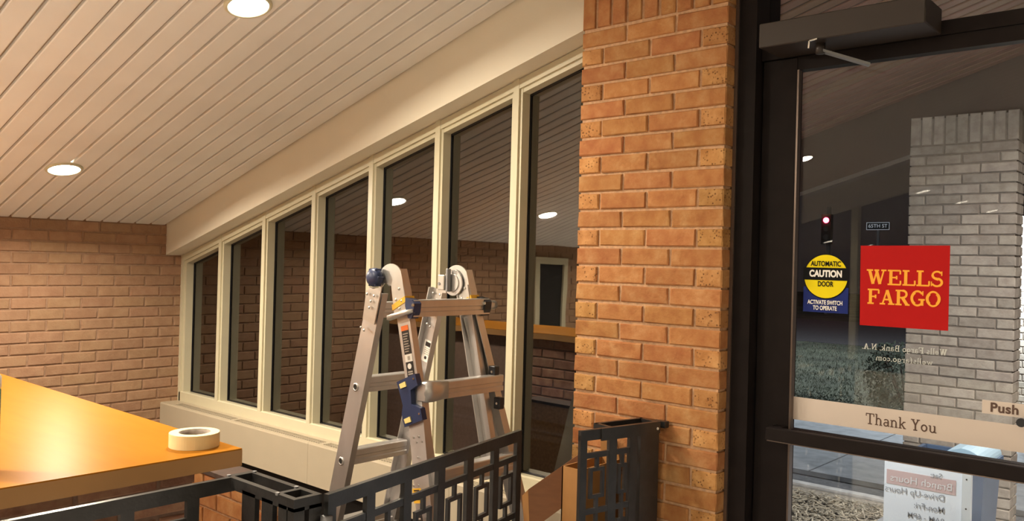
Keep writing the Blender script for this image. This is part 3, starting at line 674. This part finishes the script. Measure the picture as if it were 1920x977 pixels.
# rung holes (ringed) on the left rear rail
for z in (-.205, -.490, -.785, -1.07):
    p = oR+su*((oR.z-z)/abs(su.z))+perp(su)*(-.006)
    r1 = MB().lathe((p.x, 2.008, p.z), (0, -1, 0), [(.016, 0), (.016, .003), (.011, .004), (.0095, .001)], 20).build('rung_socket', M['alucast'], ld_, True)
    MB().cyl((p.x, 2.0065, p.z), (0, -1, 0), .0098, .0012, 20).build('socket_hole', M['hole'], r1)
# hinges
def dome(cx, cz_, r, a0, a1, n=12): return [(cx+r*math.cos(math.radians(a0+(a1-a0)*i/n)), cz_+r*math.sin(math.radians(a0+(a1-a0)*i/n))) for i in range(n+1)]
def P2(o, u, t, off): p = o+u*t+perp(u)*off; return (p.x, p.z)
for s, yy in ((0, 2.0), (1, 2.338)):
    y0, y1 = (yy-.007, yy-.002) if s == 0 else (yy-.010, yy-.004)
    front = [P2(oF, fu, .19, -.034), P2(oF, fu, .19, .034), P2(oF, fu, .06, .036)]+dome(HXc+.006, HZc, .070, 40, 175)+[P2(oF, fu, .07, -.028)]
    MB().prism(front, y0-.004, y1-.004).build('hinge_plate', M['alucast'], ld_)
    rear = [P2(oR, su, .22, .040), P2(oR, su, .22, -.030), P2(oR, su, .11, -.041)]+dome(HXc-.010, HZc, .062, 200, 60)[0:13]+[P2(oR, su, .075, .040)]
    MB().prism(rear, y0+.004, y1+.004).build('hinge_plate', M['alucast'], ld_)
    # front edge strip of the hinge
    MB().prism([P2(oF, fu, .02, .030), P2(oF, fu, .10, .037), P2(oF, fu, .17, .037), P2(oF, fu, .17, .030), P2(oF, fu, .05, .022)], yy-.010, yy+.024).build('hinge_web', M['alu'], ld_)
    for (o_, u, t, off) in ((oR, su, .12, -.022), (oR, su, .14, .006), (oR, su, .165, .004), (oR, su, .115, .018), (oF, fu, .09, .012), (oF, fu, .125, -.012), (oF, fu, .135, .018), (oF, fu, .16, 0), (oR, su, .25, -.02), (oR, su, .255, .0)):
        p = o_+u*t+perp(u)*off; MB().lathe((p.x, y0-.004, p.z), (0, -1, 0), [(.0055, 0), (.0052, .002), (.003, .004), (0, .0045)], 10).build('rivet', M['alucast'], ld_, True)
kn = MB().lathe((-2.404, 1.988, -.067), (0, -1, 0), [(.024, -.006), (.024, .002), (.031, .006), (.0345, .014), (.0345, .026), (.029, .036), (.014, .0405), (0, .041)], 24).build('hinge_knob', M['navy'], ld_, True)
for k in range(6):
    a = k*PI/3; MB().box(-2.404+.0325*math.cos(a)-.004, -2.404+.0325*math.cos(a)+.004, 1.955, 1.985, -.067+.0325*math.sin(a)-.004, -.067+.0325*math.sin(a)+.004, ch=.002).build('grip_rib', M['navy'], kn)
MB().lathe((HXc-.004, 2.318, HZc), (0, -1, 0), [(.0, .008), (.034, .008), (.036, .004), (.050, .004), (.052, 0)], 28).build('hinge_disc', M['alu'], ld_)
MB().box(-2.405, -2.368, 2.285, 2.308, -.115, -.055, ch=.003).build('hinge_latch', M['alucast'], ld_); MB().box(-2.364, -2.352, 2.288, 2.308, -.120, -.030, ch=.002).build('hinge_latch', M['steel'], ld_)
MB().cyl((-2.395, 2.30, -.09), (0, -1, 0), .006, .018, 12).build('hinge_pin', M['steel'], ld_)
# bolt through the hinges
MB().cyl((HXc, 1.99, HZc), (0, 1, 0), .012, .03, 16).build('hinge_pin', M['steel'], ld_)
# yellow bands
for yy, nm in ((1.986, 'L'), (2.322, 'R')):
    MB().prism([P2(oF, fu, .140, -.036), P2(oF, fu, .122, .040), P2(oF, fu, .142, .040), P2(oF, fu, .160, -.036)], yy, yy+.045).build('yellow_band', M['yellow'], ld_)
# rung brackets at both ends of the top rung, and grip tubes
t1 = (oF.z+.184)/abs(fu.z)
for yy in (1.985, 2.352):
    c = oF+fu*t1+perp(fu)*.055
    MB().prism([(c.x-.022, c.z+.036), (c.x+.012, c.z+.030), (c.x+.026, c.z+.018), (c.x+.023, c.z-.012), (c.x+.012, c.z-.036), (c.x-.004, c.z-.036), (c.x-.022, c.z+.006)], yy, yy+.034).build('rung_clamp', M['navy'] if yy < 2 else M['blackp'], ld_)
    MB().cyl((c.x+.022, yy-.001, c.z+.012), (0, -1, 0), .006, .003, 12).build('clamp_rivet', M['chrome'], ld_)
c = oF+fu*t1+perp(fu)*.0
MB().sweep([(-.008, -.008), (.008, -.011), (.011, 0), (.008, .009), (-.008, .008)], [((c.x-.045, 1.975, c.z-.026), (0, 1, 0), (0, 0, 1)), ((c.x+.035, 1.972, c.z-.004), (0, 1, 0), (0, 0, 1)), ((c.x+.075, 1.985, c.z+.006), (0, 1, 0), (0, 0, .8))]).build('grip_lever', M['alucast'], ld_, True)
c = oF+fu*t1+perp(fu)*.052
MB().cyl((c.x+.002, 2.386, c.z+.004), (0, 1, 0), .017, .045, 14).build('grip_tube', M['alucast'], ld_, True)
# navy lock on the left front rail
def LK(t, off): return P2(oF, fu, t, off)
lk = MB().prism([LK(.415, -.050), LK(.400, .052), LK(.440, .058), LK(.452, .018), LK(.500, .012), LK(.520, .055), LK(.560, .058), LK(.575, -.040), LK(.530, -.046), LK(.500, -.034), LK(.462, -.040)], 1.972, 1.994).build('rail_lock', M['navy'], ld_)
for t in (.425, .548): MB().prism([LK(t, -.034), LK(t-.006, -.002), LK(t+.012, .002), LK(t+.016, -.030)], 1.968, 1.973).build('yellow_insert', M['yellow2'], lk)
for t, o_ in ((.416, .042), (.538, .046)): 
    p = LK(t, o_); MB().cyl((p[0], 1.972, p[1]), (0, -1, 0), .004, .002, 10).build('lock_rivet', M['chrome'], lk)
# black stops on the right front rail
for t in (.425, .545):
    p = LK(t, .060); q = MB().box(p[0]-.018, p[0]+.014, 2.352, 2.380, p[1]-.022, p[1]+.022, ch=.003).build('rail_stop', M['blackp'], ld_)
    MB().cyl((p[0], 2.352, p[1]), (0, -1, 0), .005, .002, 10).build('stop_rivet', M['chrome'], q)
# labels on the left front rail
def decal(name, m, t0, t1, o0, o1, y, u=fu, o=oF, par=ld_): return MB().prism([P2(o, u, t0, o0), P2(o, u, t0, o1), P2(o, u, t1, o1), P2(o, u, t1, o0)], y-.0006, y).build(name, M[m], par)
lb = decal('warning_label', 'lblack', .232, .325, -.018, .020, 1.9995); decal('label_band', 'lorange', .222, .240, -.018, .020, 1.9992, par=lb)
for k in range(8): decal('label_print', 'ltan', .250+.009*k, .2535+.009*k, -.013, .015-(k*37 % 5)*.002, 1.9988, par=lb)
decal('label_band', 'lwhite', .325, .352, -.018, .020, 1.9994, par=lb); decal('label_print', 'ltan', .332, .346, -.004, .008, 1.9987, par=lb)
decal('label_band', 'lblack', .352, .405, -.018, .020, 1.9994, par=lb)
p = P2(oF, fu, .368, 0); MB().cyl((p[0], 1.9988, p[1]), (0, -1, 0), .010, .0006, 20).build('label_emblem', M['lwhite'], lb)
for k in range(2): decal('label_print', 'ltan', .385+.008*k, .390+.008*k, -.012, .013, 1.9987, par=lb)
# white label on the right rear rail
l2 = decal('warning_label', 'lwhite', .315, .405, -.022, .024, 2.3346, su, oR); decal('label_band', 'lblack', .322, .340, -.014, .018, 2.3339, su, oR, l2)
for k in range(4): decal('label_print', 'ltan', .347+.008*k, .350+.008*k, -.014, .016, 2.3339, su, oR, l2)
p = P2(oR, su, .388, .0); MB().cyl((p[0], 2.3339, p[1]), (0, -1, 0), .007, .0006, 16).build('label_emblem', M['lblack'], l2)
# yellow load label low on the left outer rail
y_l = 1.952
yl = decal('load_label', 'yellow', .785, .835, -.020, .024, y_l)
for k in range(2):
    q = P2(oF, fu, .776, -.010+.024*k); MB().cyl((q[0], y_l, q[1]), (0, -1, 0), .0045, .003, 10).build('rivet', M['alucast'], ld_)
for k in range(4): decal('label_print', 'lblack', .790+.010*k, .7945+.010*k, -.012+.002*(k % 2), .015-.003*(k % 3), y_l-.0006, par=yl)
dl = decal('warning_label', 'lblack', .86, 1.0, -.020, .026, y_l-.012)
for k in range(9): decal('label_print', 'ltan', .868+.014*k, .873+.014*k, -.015, .020-.003*(k % 3), y_l-.0126, par=dl)
for k in range(4):
    q = P2(oF, fu, .615+.018*(k % 2), -.014+.014*k); MB().cyl((q[0], 1.984, q[1]), (0, -1, 0), .004, .003, 8).build('rivet', M['alucast'], ld_)
for k in range(3):
    q = P2(oF, fu, .715-.03*(k == 2), -.016+.022*(k % 2)+.01*k); MB().cyl((q[0], 1.975, q[1]), (0, -1, 0), .004, .003, 8).build('rivet', M['alucast'], ld_)

# ================================================================== CARTON in the corner
cbx = thing('cardboard_box', 'brown cardboard box with an open flap between the ladder and brick pier', 'box')
q = MB(); X0, X1, Y0, Y1, Z1 = -1.782, -1.700, 2.31, 2.545, -.70
for a in ((X0, X0+.005, Y0, Y1), (X1-.005, X1, Y0, Y1), (X0, X1, Y0, Y0+.005), (X0, X1, Y1-.005, Y1)): q.box(*a, ZF+.005, Z1)
q.build('walls', M['cardy'], cbx); bx('bottom', M['card'], cbx, X0, X1, Y0, Y1, ZF+.001, ZF+.006)
def slab4(name, pts, th, m, parent):
    P = [Vector(p) for p in pts]; n = (P[1]-P[0]).cross(P[2]-P[0]).normalized()*th
    return MB().add(P+[p+n for p in P], [(0,1,2,3),(7,6,5,4),(0,4,5,1),(1,5,6,2),(2,6,7,3),(3,7,4,0)]).build(name, M[m], parent)
slab4('flap', [(-1.957, 2.34, -.822), (-1.806, 2.44, -.683), (-1.806, 2.44, -.833), (-1.945, 2.34, -.972)], .006, 'card', cbx)
slab4('flap', [(-1.782, 2.545, -.70), (-1.70, 2.545, -.70), (-1.705, 2.53, -.63), (-1.775, 2.53, -.615)], .005, 'cardy', cbx)
slab4('flap', [(-1.982, 2.335, -.848), (-1.957, 2.339, -.822), (-1.945, 2.339, -.972), (-1.965, 2.335, -.985)], .006, 'cardy', cbx)


# ================================================================== DOOR HARDWARE AND SIGNS
op = thing('door_operator', 'dark brown box of the automatic door operator above the glass door', 'door operator')
bx('cover', M['bronzeb'], op, -1.187, -.696, 2.50, 2.664, .700, .777, ch=.003)
m = MB(); m.beam((-1.005, 2.556, .676), (-.888, 2.63, .632), (0, 0, 1), .008, .024); m.build('arm', M['steel'], op)
MB().cyl((-1.01, 2.555, .668), (0, 0, 1), .014, .034, 16).build('spindle', M['bronzeb'], op, True)
MB().beam((-1.022, 2.497, .697), (-.998, 2.497, .700), (0, 0, 1), .004, .004).build('clip', M['chrome'], op); MB().beam((-1.022, 2.497, .697), (-1.024, 2.497, .675), (1, 0, 0), .005, .004).build('clip', M['chrome'], op)
SY = 2.6865      # room face of the door glass
# caution sticker
cs = thing('caution_sticker', 'small blue sticker with a yellow disc reading AUTOMATIC CAUTION DOOR', 'sign')
bx('backing', M['cblue'], cs, -1.098, -.954, SY-.0012, SY, -.134, -.052)
MB().cyl((-1.026, SY-.0014, -.018), (0, -1, 0), .073, .0006, 48).build('dark_ring', M['cblack'], cs); MB().cyl((-1.026, SY-.0021, -.018), (0, -1, 0), .0695, .0006, 48).build('yellow_disc', M['cyel'], cs)
bx('black_band', M['cblack'], cs, -1.0985, -.9535, SY-.0038, SY-.0028, -.030, .010)
RT = (PI/2, 0, 0)
for s, zz, sz, mm, bold, sx in (('AUTOMATIC', .022, .0225, 'cblack', .0006, .74), ('CAUTION', -.010, .029, 'cwhite', .0013, .80), ('DOOR', -.043, .0225, 'cblack', .0006, .74), ('ACTIVATE SWITCH', -.102, .0185, 'cwhite', .0005, .70), ('TO OPERATE', -.120, .0185, 'cwhite', .0005, .70)):
    text_obj('lettering', s, M[mm], sz, (-1.026, SY-.0042, zz), RT, cs, bold=bold, sx=sx)
# red bank sign
ws = thing('bank_sign', 'square red sign with gold capitals WELLS FARGO stuck on the door glass', 'sign')
q = MB(); q.prism([(-.919, .0815), (-.664, .0835), (-.664, -.166), (-.916, -.166)], SY-.002, SY); q.build('panel', M['redsign'], ws)
slab('lettering', 'WELLS', M['gold'], .046, .222, (-.900, SY-.0026, -.038), (1, 0, 0), (0, 0, 1), ws)
slab('lettering', 'FARGO', M['gold'], .046, .212, (-.896, SY-.0026, -.098), (1, 0, 0), (0, 0, 1), ws)
et = thing('etched_notice', 'two lines of small white reversed lettering below the red sign', 'sign')
slab('lettering', 'Wells Fargo Bank, N.A.', M['etched'], .0185, .245, (-.912, 2.6956, -.240), (1, 0, 0), (0, 0, 1), et, mirror=True)
slab('lettering', 'wellsfargo.com', M['etched'], .0175, .165, (-.870, 2.6956, -.272), (1, 0, 0), (0, 0, 1), et, mirror=True)
ty = thing('greeting_strip', 'long tan strip reading Thank You across the door glass above the bar', 'sign')
bx('strip', M['band'], ty, GX0+.006, DX1-.10, SY-.001, SY, -.489, -.415)
slab('lettering', 'Thank You', M['bandtxt'], .034, .205, (-.892, SY-.0016, -.470), (1, 0, 0), (0, 0, 1), ty)
pu = thing('push_label', 'small tan label reading Push above the Thank You strip', 'sign')
bx('label', M['band'], pu, -.571, -.455, SY-.001, SY, -.393, -.355)
text_obj('lettering', 'Push', M['bandtxt'], .036, (-.515, SY-.0018, -.3745), RT, pu, bold=.0011, gap=1.06)

# ================================================================== OUTSIDE
GZ = -1.55
# canopy: the roof goes on outside, boards then a plain fascia beam
cp = thing('canopy', 'dark brown boarded canopy running on outside over the door', 'canopy')
MB().prism([(-7, cz(-7)+.03), (6, cz(6)+.03), (6, cz(6)+.25), (-7, cz(-7)+.25)], 3.02, 6.9).build('roof_deck', M['soffitback'], cp)
sme = board_mesh('soffit_board', M['soffit'], -7, 6, PB-.026, .018, cz)
y = 2.80+PB/2
MB().prism([(XP0+.06, cz(XP0+.06)+.03), (6, cz(6)+.03), (6, cz(6)+.25), (XP0+.06, cz(XP0+.06)+.25)], 2.80, 3.02).build('roof_deck', M['soffitback'], cp)
sm2 = board_mesh('soffit_board', M['soffit'], XP0+.1, 6, PB-.026, .018, cz)
while y < 6.62: inst('soffit_board', sme if y > 3.1 else sm2, cp, (0, y, .02)); y += PB
MB().prism([(-7, cz(-7)-.40), (6, cz(6)-.40), (6, cz(6)+.03), (-7, cz(-7)+.03)], 6.65, 6.80).build('fascia_beam', M['beam'], cp)
# brick pillar outside
op_ = thing('brick_pillar', 'grey lit brick pillar standing outside beyond the glass door', 'pillar')
bx('core', M['gmortar'], op_, -1.708, -1.098, 5.908, 6.10, GZ, 1.010)
zj = .836; k = 0
while zj > GZ:
    pier_row(zj-.0650+.005, 'B' if k % 2 == 0 else 'A', 5.90, -1.716, -1.090, .0553, op_, M['gbrick'], None); zj -= .0650; k += 1
x = -1.716
for i in range(9): put_brick(op_, (x+.0303, 5.90, .841), 0, .0606, .183, .098, M['gbrick']); x += .0707
zj = .836; k = 0
while zj > GZ:      # the right-hand side of the pillar
    put_brick(op_, (-1.0905, 6.052, zj-.060), PI/2, .088, .0553, .02, M['gbrick'])
    zj -= .0650; k += 1
# bright far wall with its own lamp
fw = thing('brick_screen_wall', 'brightly lit pale brick wall far outside at the right edge', 'wall')
bx('core', M['gmortar'], fw, -1.69, 2.0, 9.008, 9.3, GZ, .56)
for k in range(33):
    x = -1.69-(.1 if k % 2 else 0)
    for i in range(5):
        a, b = max(x+.203*i, -1.69), x+.203*i+.193
        put_brick(fw, ((a+b)/2, 9.0, GZ+.064*k), 0, b-a, .054, .03, M['gbrick'])
# ground
gr = struct(bx('ground', M['lawn'], None, -60, 30, 8.6, 60, GZ-.2, GZ-.02))
st = struct(bx('trim_1', M['asphalt'], None, -60, 30, 18.2, 26.5, GZ-.1, GZ-.012))
pv = struct(bx('path', M['concrete'], None, -8, 4, 6.42, 8.6, GZ-.2, GZ))
for x in (-3.62, -2.55, -1.3, .3): bx('joint', M['asphalt'], pv, x, x+.012, 6.42, 8.6, GZ, GZ+.0015)
bx('joint', M['asphalt'], pv, -8, 4, 7.25, 7.262, GZ, GZ+.0015)
bx('gutter', M['asphalt'], pv, -8, 4, 6.08, 6.42, GZ-.2, GZ-.035)
cu = struct(bx('trim_2', M['curb'], None, -8, -1.72, 5.98, 6.08, GZ-.2, GZ+.0, ch=.01))
bx('gravel_edge', M['gravel'], cu, -8, -1.72, 5.80, 5.98, GZ-.2, GZ-.02)
sl = struct(bx('planting_bed', M['soil'], None, -8, -1.72, 2.98, 5.80, GZ-.2, GZ-.04))
sl2 = struct(bx('porch_slab', M['concrete'], None, -1.72, 4, 2.80, 6.08, GZ-.2, GZ+.01))
# mulch
rm = random.Random(3); mb = MB()
for i in range(5200):
    x, y = rm.uniform(-3.2, -1.60), rm.uniform(4.3, 5.86); L_ = rm.uniform(.02, .07); wd = rm.uniform(.004, .011); a = rm.uniform(0, PI); tz = rm.uniform(-.35, .35)
    if x > -1.74 and y > 4.7+rm.random()*.4: 
        if x > -1.70: continue
    d = Vector((math.cos(a)*math.cos(tz), math.sin(a)*math.cos(tz), math.sin(tz))); p = Vector((x, y, GZ-.03+rm.uniform(0, .03)))
    mb.beam(p-d*L_/2, p+d*L_/2, (0, 0, 1), .004, wd)
o = mb.build('mulch', M['chip']); tag(o, 'pale wood chip mulch in the bed outside the lower door glass', 'mulch'); o['kind'] = 'stuff'
# grass tufts
mb = MB()
for i in range(14000):
    y = 9.35+8.65*rm.random()**1.3; x = -.42*y+rm.uniform(-.10, .17)*y; h = rm.uniform(.02, .055); a = rm.uniform(0, PI); lx, ly = rm.uniform(-.04, .04), rm.uniform(-.04, .04)
    dx, dy = math.cos(a)*.006, math.sin(a)*.006
    if abs(x+2.76) < .62 and abs(y-9.62) < .5: continue
    mb.add([(x-dx, y-dy, GZ-.03), (x+dx, y+dy, GZ-.03), (x+lx, y+ly, GZ-.02+h)], [(0, 1, 2)])
o = mb.build('grass', M['grass']); tag(o, 'dim green night lawn seen through the door glass', 'grass'); o['kind'] = 'stuff'
# low dark hedge between path and lawn
mb = MB()
for i in range(5000):
    x, y, z = rm.uniform(-5.2, -2.0), rm.gauss(8.95, .12), GZ+.02+abs(rm.gauss(0, .10)); a, b = rm.uniform(0, PI), rm.uniform(-1, 1); s = rm.uniform(.012, .03)
    u = Vector((math.cos(a), math.sin(a), b)).normalized(); v = u.orthogonal().normalized()
    p = Vector((x, y, z)); mb.add([p-u*s, p+v*s*.4, p+u*s, p-v*s*.4], [(0, 1, 2, 3)])
o = mb.build('hedge', M['hedge']); tag(o, 'low dark hedge between the outdoor path and the lawn', 'hedge'); o['kind'] = 'stuff'
# dark shrub by the pillar
sh = thing('shrub', 'dark leafless-looking shrub on the lawn just left of the grey brick pillar', 'shrub', loc=(-2.76, 9.62, GZ))
mb = MB()
for i in range(2600):
    a, b = rm.uniform(0, 2*PI), rm.uniform(.02, 1); rr = rm.uniform(.55, 1)*(.30+.12*math.sin(b*PI)); p = Vector((rr*math.cos(a)*1.1, rr*math.sin(a)*.8, .06+b*.72)); s_ = rm.uniform(.014, .03)
    u = Vector((rm.uniform(-1, 1), rm.uniform(-1, 1), rm.uniform(-1, 1))).normalized(); v = u.orthogonal().normalized(); mb.add([p-u*s_, p+v*s_*.5, p+u*s_, p-v*s_*.5], [(0, 1, 2, 3)])
o = mb.build('foliage', M['hedge'], sh); o['kind'] = 'stuff'
mb = MB()
for i in range(9):
    a = i*.7; mb.beam((0, 0, -.02), (.26*math.cos(a), .2*math.sin(a), .55+.05*(i % 3)), (0, 1, .1), .014, .014)
mb.build('stems', M['soil'], sh)
# opening-hours panel on a stand
hp = thing('hours_sign', 'pale panel with reversed opening hours, standing outside the lower door glass', 'sign')
HY, HX, HZ = 3.5, -1.084, -.737       # top left corner of the panel
q = MB(); q.prism([(HX, HZ), (HX+.279, HZ-.002), (HX+.279, -1.42), (HX, -1.42)], HY, HY+.012); q.build('panel', M['paper'], hp)
bx('edge_channel', M['whitemetal'], hp, HX+.281, HX+.311, HY-.006, HY+.018, -1.50, HZ)
for z in (.03, .14, .31): MB().cyl((HX+.296, HY-.006, HZ-z), (0, -1, 0), .0033, .001, 8).build('screw', M['blackp'], hp)
bx('post', M['whitemetal'], hp, HX+.12, HX+.16, HY, HY+.03, GZ+.04, -1.42); bx('base_plate', M['whitemetal'], hp, HX-.05, HX+.33, HY-.12, HY+.16, GZ+.012, GZ+.03)
q = MB(); q.box(HX+.009, HX+.259, HY-.0012, HY, HZ-.098, HZ-.042); q.build('red_band', M['paperred'], hp)
for s, x, zz, sz, mm in (('Sat:', .212, -.037, .030, 'papergrey'), ('Branch Hours', .249, -.073, .040, 'paperw'), ('Drive-Up Hours', .223, -.118, .033, 'papergrey'), ('Mon-Fri:', .223, -.164, .032, 'papergrey'), ('9AM - 6PM', .223, -.206, .029, 'papergrey')):
    text_obj('lettering', s, M[mm], sz, (HX+x, HY-.0024, HZ+zz), RT, hp, align='LEFT', mirror=True, bold=.0001)
# litter bin
bn = thing('litter_bin', 'blue grey litter bin with a pale open hood, outside beside the hours sign', 'bin')
X0, X1, Y0, Y1 = -1.30, -.94, 4.50, 4.86
q = MB()
q.add([(X0+.03, Y0+.03, GZ+.02), (X1-.03, Y0+.03, GZ+.02), (X1-.03, Y1-.03, GZ+.02), (X0+.03, Y1-.03, GZ+.02), (X0, Y0, -.92), (X1, Y0, -.92), (X1, Y1, -.92), (X0, Y1, -.92)], [(0,3,2,1),(0,1,5,4),(1,2,6,5),(2,3,7,6),(3,0,4,7)])
q.build('body', M['bin'], bn)
bx('liner', M['binin'], bn, X0+.02, X1-.02, Y0+.02, Y1-.02, -.99, -.98)
for a in ((X0, X1, Y0-.01, Y0+.01), (X0, X1, Y1-.01, Y1+.01), (X0-.01, X0+.01, Y0, Y1), (X1-.01, X1+.01, Y0, Y1)): bx('rim', M['bin'], bn, *a, -.935, -.912)
q = MB(); n = 8
pts = [(X1-.10+.10*math.sin(PI/2*i/n), -.915+.075*math.cos(PI/2*i/n)*1.0) for i in range(n+1)]
q.prism([(X1-.16, -.915), (X1-.16, -.86)]+[(p[0], p[1]) for p in pts], Y0-.01, Y1+.01); q.build('hood', M['binlid'], bn)
# signal, street sign, street lamp far away
def far(px, py, dd):
    return F_*dd+R2*((px-960)/1573.8*dd)-U2*((py-488.5)/1573.8*dd)
p = far(1549, 413, 30)
ts = thing('traffic_light', 'distant traffic light showing red above the yellow sticker', 'traffic light', loc=p)
bx('housing', M['blackp'], ts, -.17, .17, .0, .22, -.85, .22); MB().cyl((0, 0, 0), (.3, -1, 0), .095, .03, 20).build('red_lens', M['redlamp'], ts)
for z in (-.3, -.6): MB().cyl((0, 0, z), (.3, -1, 0), .095, .02, 20).build('dark_lens', M['blackp'], ts)
bx('mast', M['steel'], ts, -.06, .06, .2, .32, GZ-p.z, .5)
p = far(1646, 424, 25)
ss = thing('street_sign', 'small distant street name sign reading 65TH ST in outline', 'street sign', loc=p)
rzs = yaw*.35
bx('blade', M['signface'], ss, -.32, .32, 0, .02, -.11, .11)
for a in ((-.33, .33, -.004, 0, .10, .112), (-.33, .33, -.004, 0, -.112, -.10), (-.33, -.318, -.004, 0, -.1, .1), (.318, .33, -.004, 0, -.1, .1)): bx('border', M['signlit'], ss, *a)
text_obj('lettering', '65TH ST', M['signlit'], .15, (0, -.006, 0), RT, ss)
bx('post', M['steel'], ss, -.03, .03, .02, .08, GZ-p.z, .0)
p = far(905, 493, 70)
sl_ = thing('street_lamp', 'tiny distant amber street lamp seen through the fifth window from the left', 'street lamp', loc=p)
MB().lathe((0, 0, 0), (0, 0, 1), [(0, -.16), (.10, -.10), (.12, 0), (.08, .12), (0, .2)], 12).build('lantern', M['amber'], sl_, True); bx('mast', M['steel'], sl_, -.05, .05, -.05, .05, GZ-p.z, -.14)

# outside lamps and added fill lights
def out_lamp(name, lab, loc, nrm, size, W_, col, m='outled', sp=180):
    t = thing(name, lab, 'light', loc=loc); nrm = Vector(nrm).normalized()
    MB().cyl((0, 0, 0), -nrm, size*.62, .05, 24).build('housing', M['blackp'], t); MB().cyl(nrm*.001, nrm, size*.52, .004, 24).build('diffuser', M[m], t)
    if name == 'lawn_fill_light': bx('pole', M['steel'], t, -.05, .05, .3, .4, GZ-loc[2], .1); bx('arm', M['steel'], t, -.03, .03, 0, .35, .05, .11)  # pole and arm made up to carry the lawn fill
    l = bpy.data.lights.new('lamp_glow', 'AREA'); l.shape = 'DISK'; l.size = size; l.energy = W_; l.color = col; l.spread = math.radians(sp)
    o = bpy.data.objects.new('lamp_glow', l); C.objects.link(o); o.parent = t; o.location = nrm*.012; o.rotation_euler = nrm.to_track_quat('-Z', 'Y').to_euler()
out_lamp('canopy_light', 'round canopy light outside above the door, out of the frame', (.35, 4.3, cz(.35)-.10), (.0, .1, -1), .2, SOFFIT_W, (1.0, .90, .82), sp=125)
out_lamp('wall_lamp', 'cool white wall lamp beside the far brick wall, out of the frame', (-1.15, 8.45, .30), (-.45, .8, -.35), .16, 75, (.88, .96, 1.0))
out_lamp('lawn_fill_light', 'cool white fill light added over the lawn, out of the frame', (-3.5, 14.5, 6.5), (0, -.1, -1), .5, 850, (.85, .93, 1.0))  # unseen lamp added to brighten the lawn
out_lamp('bed_fill_light', 'cool fill light added outside behind the brick pier, hidden from the room', (-1.55, 2.93, .45), (.3, .6, -.8), .10, 26, (.82, .92, 1.0))  # added lamp that brightens the hours sign, bin and mulch

# ------------------------------------------------------------------ lift everything so that the floor is at z = 0
bpy.context.view_layer.update()
for o in list(bpy.data.objects):
    if o.parent is None:
        mw = o.matrix_world.copy(); mw.translation.z += H; o.matrix_world = mw
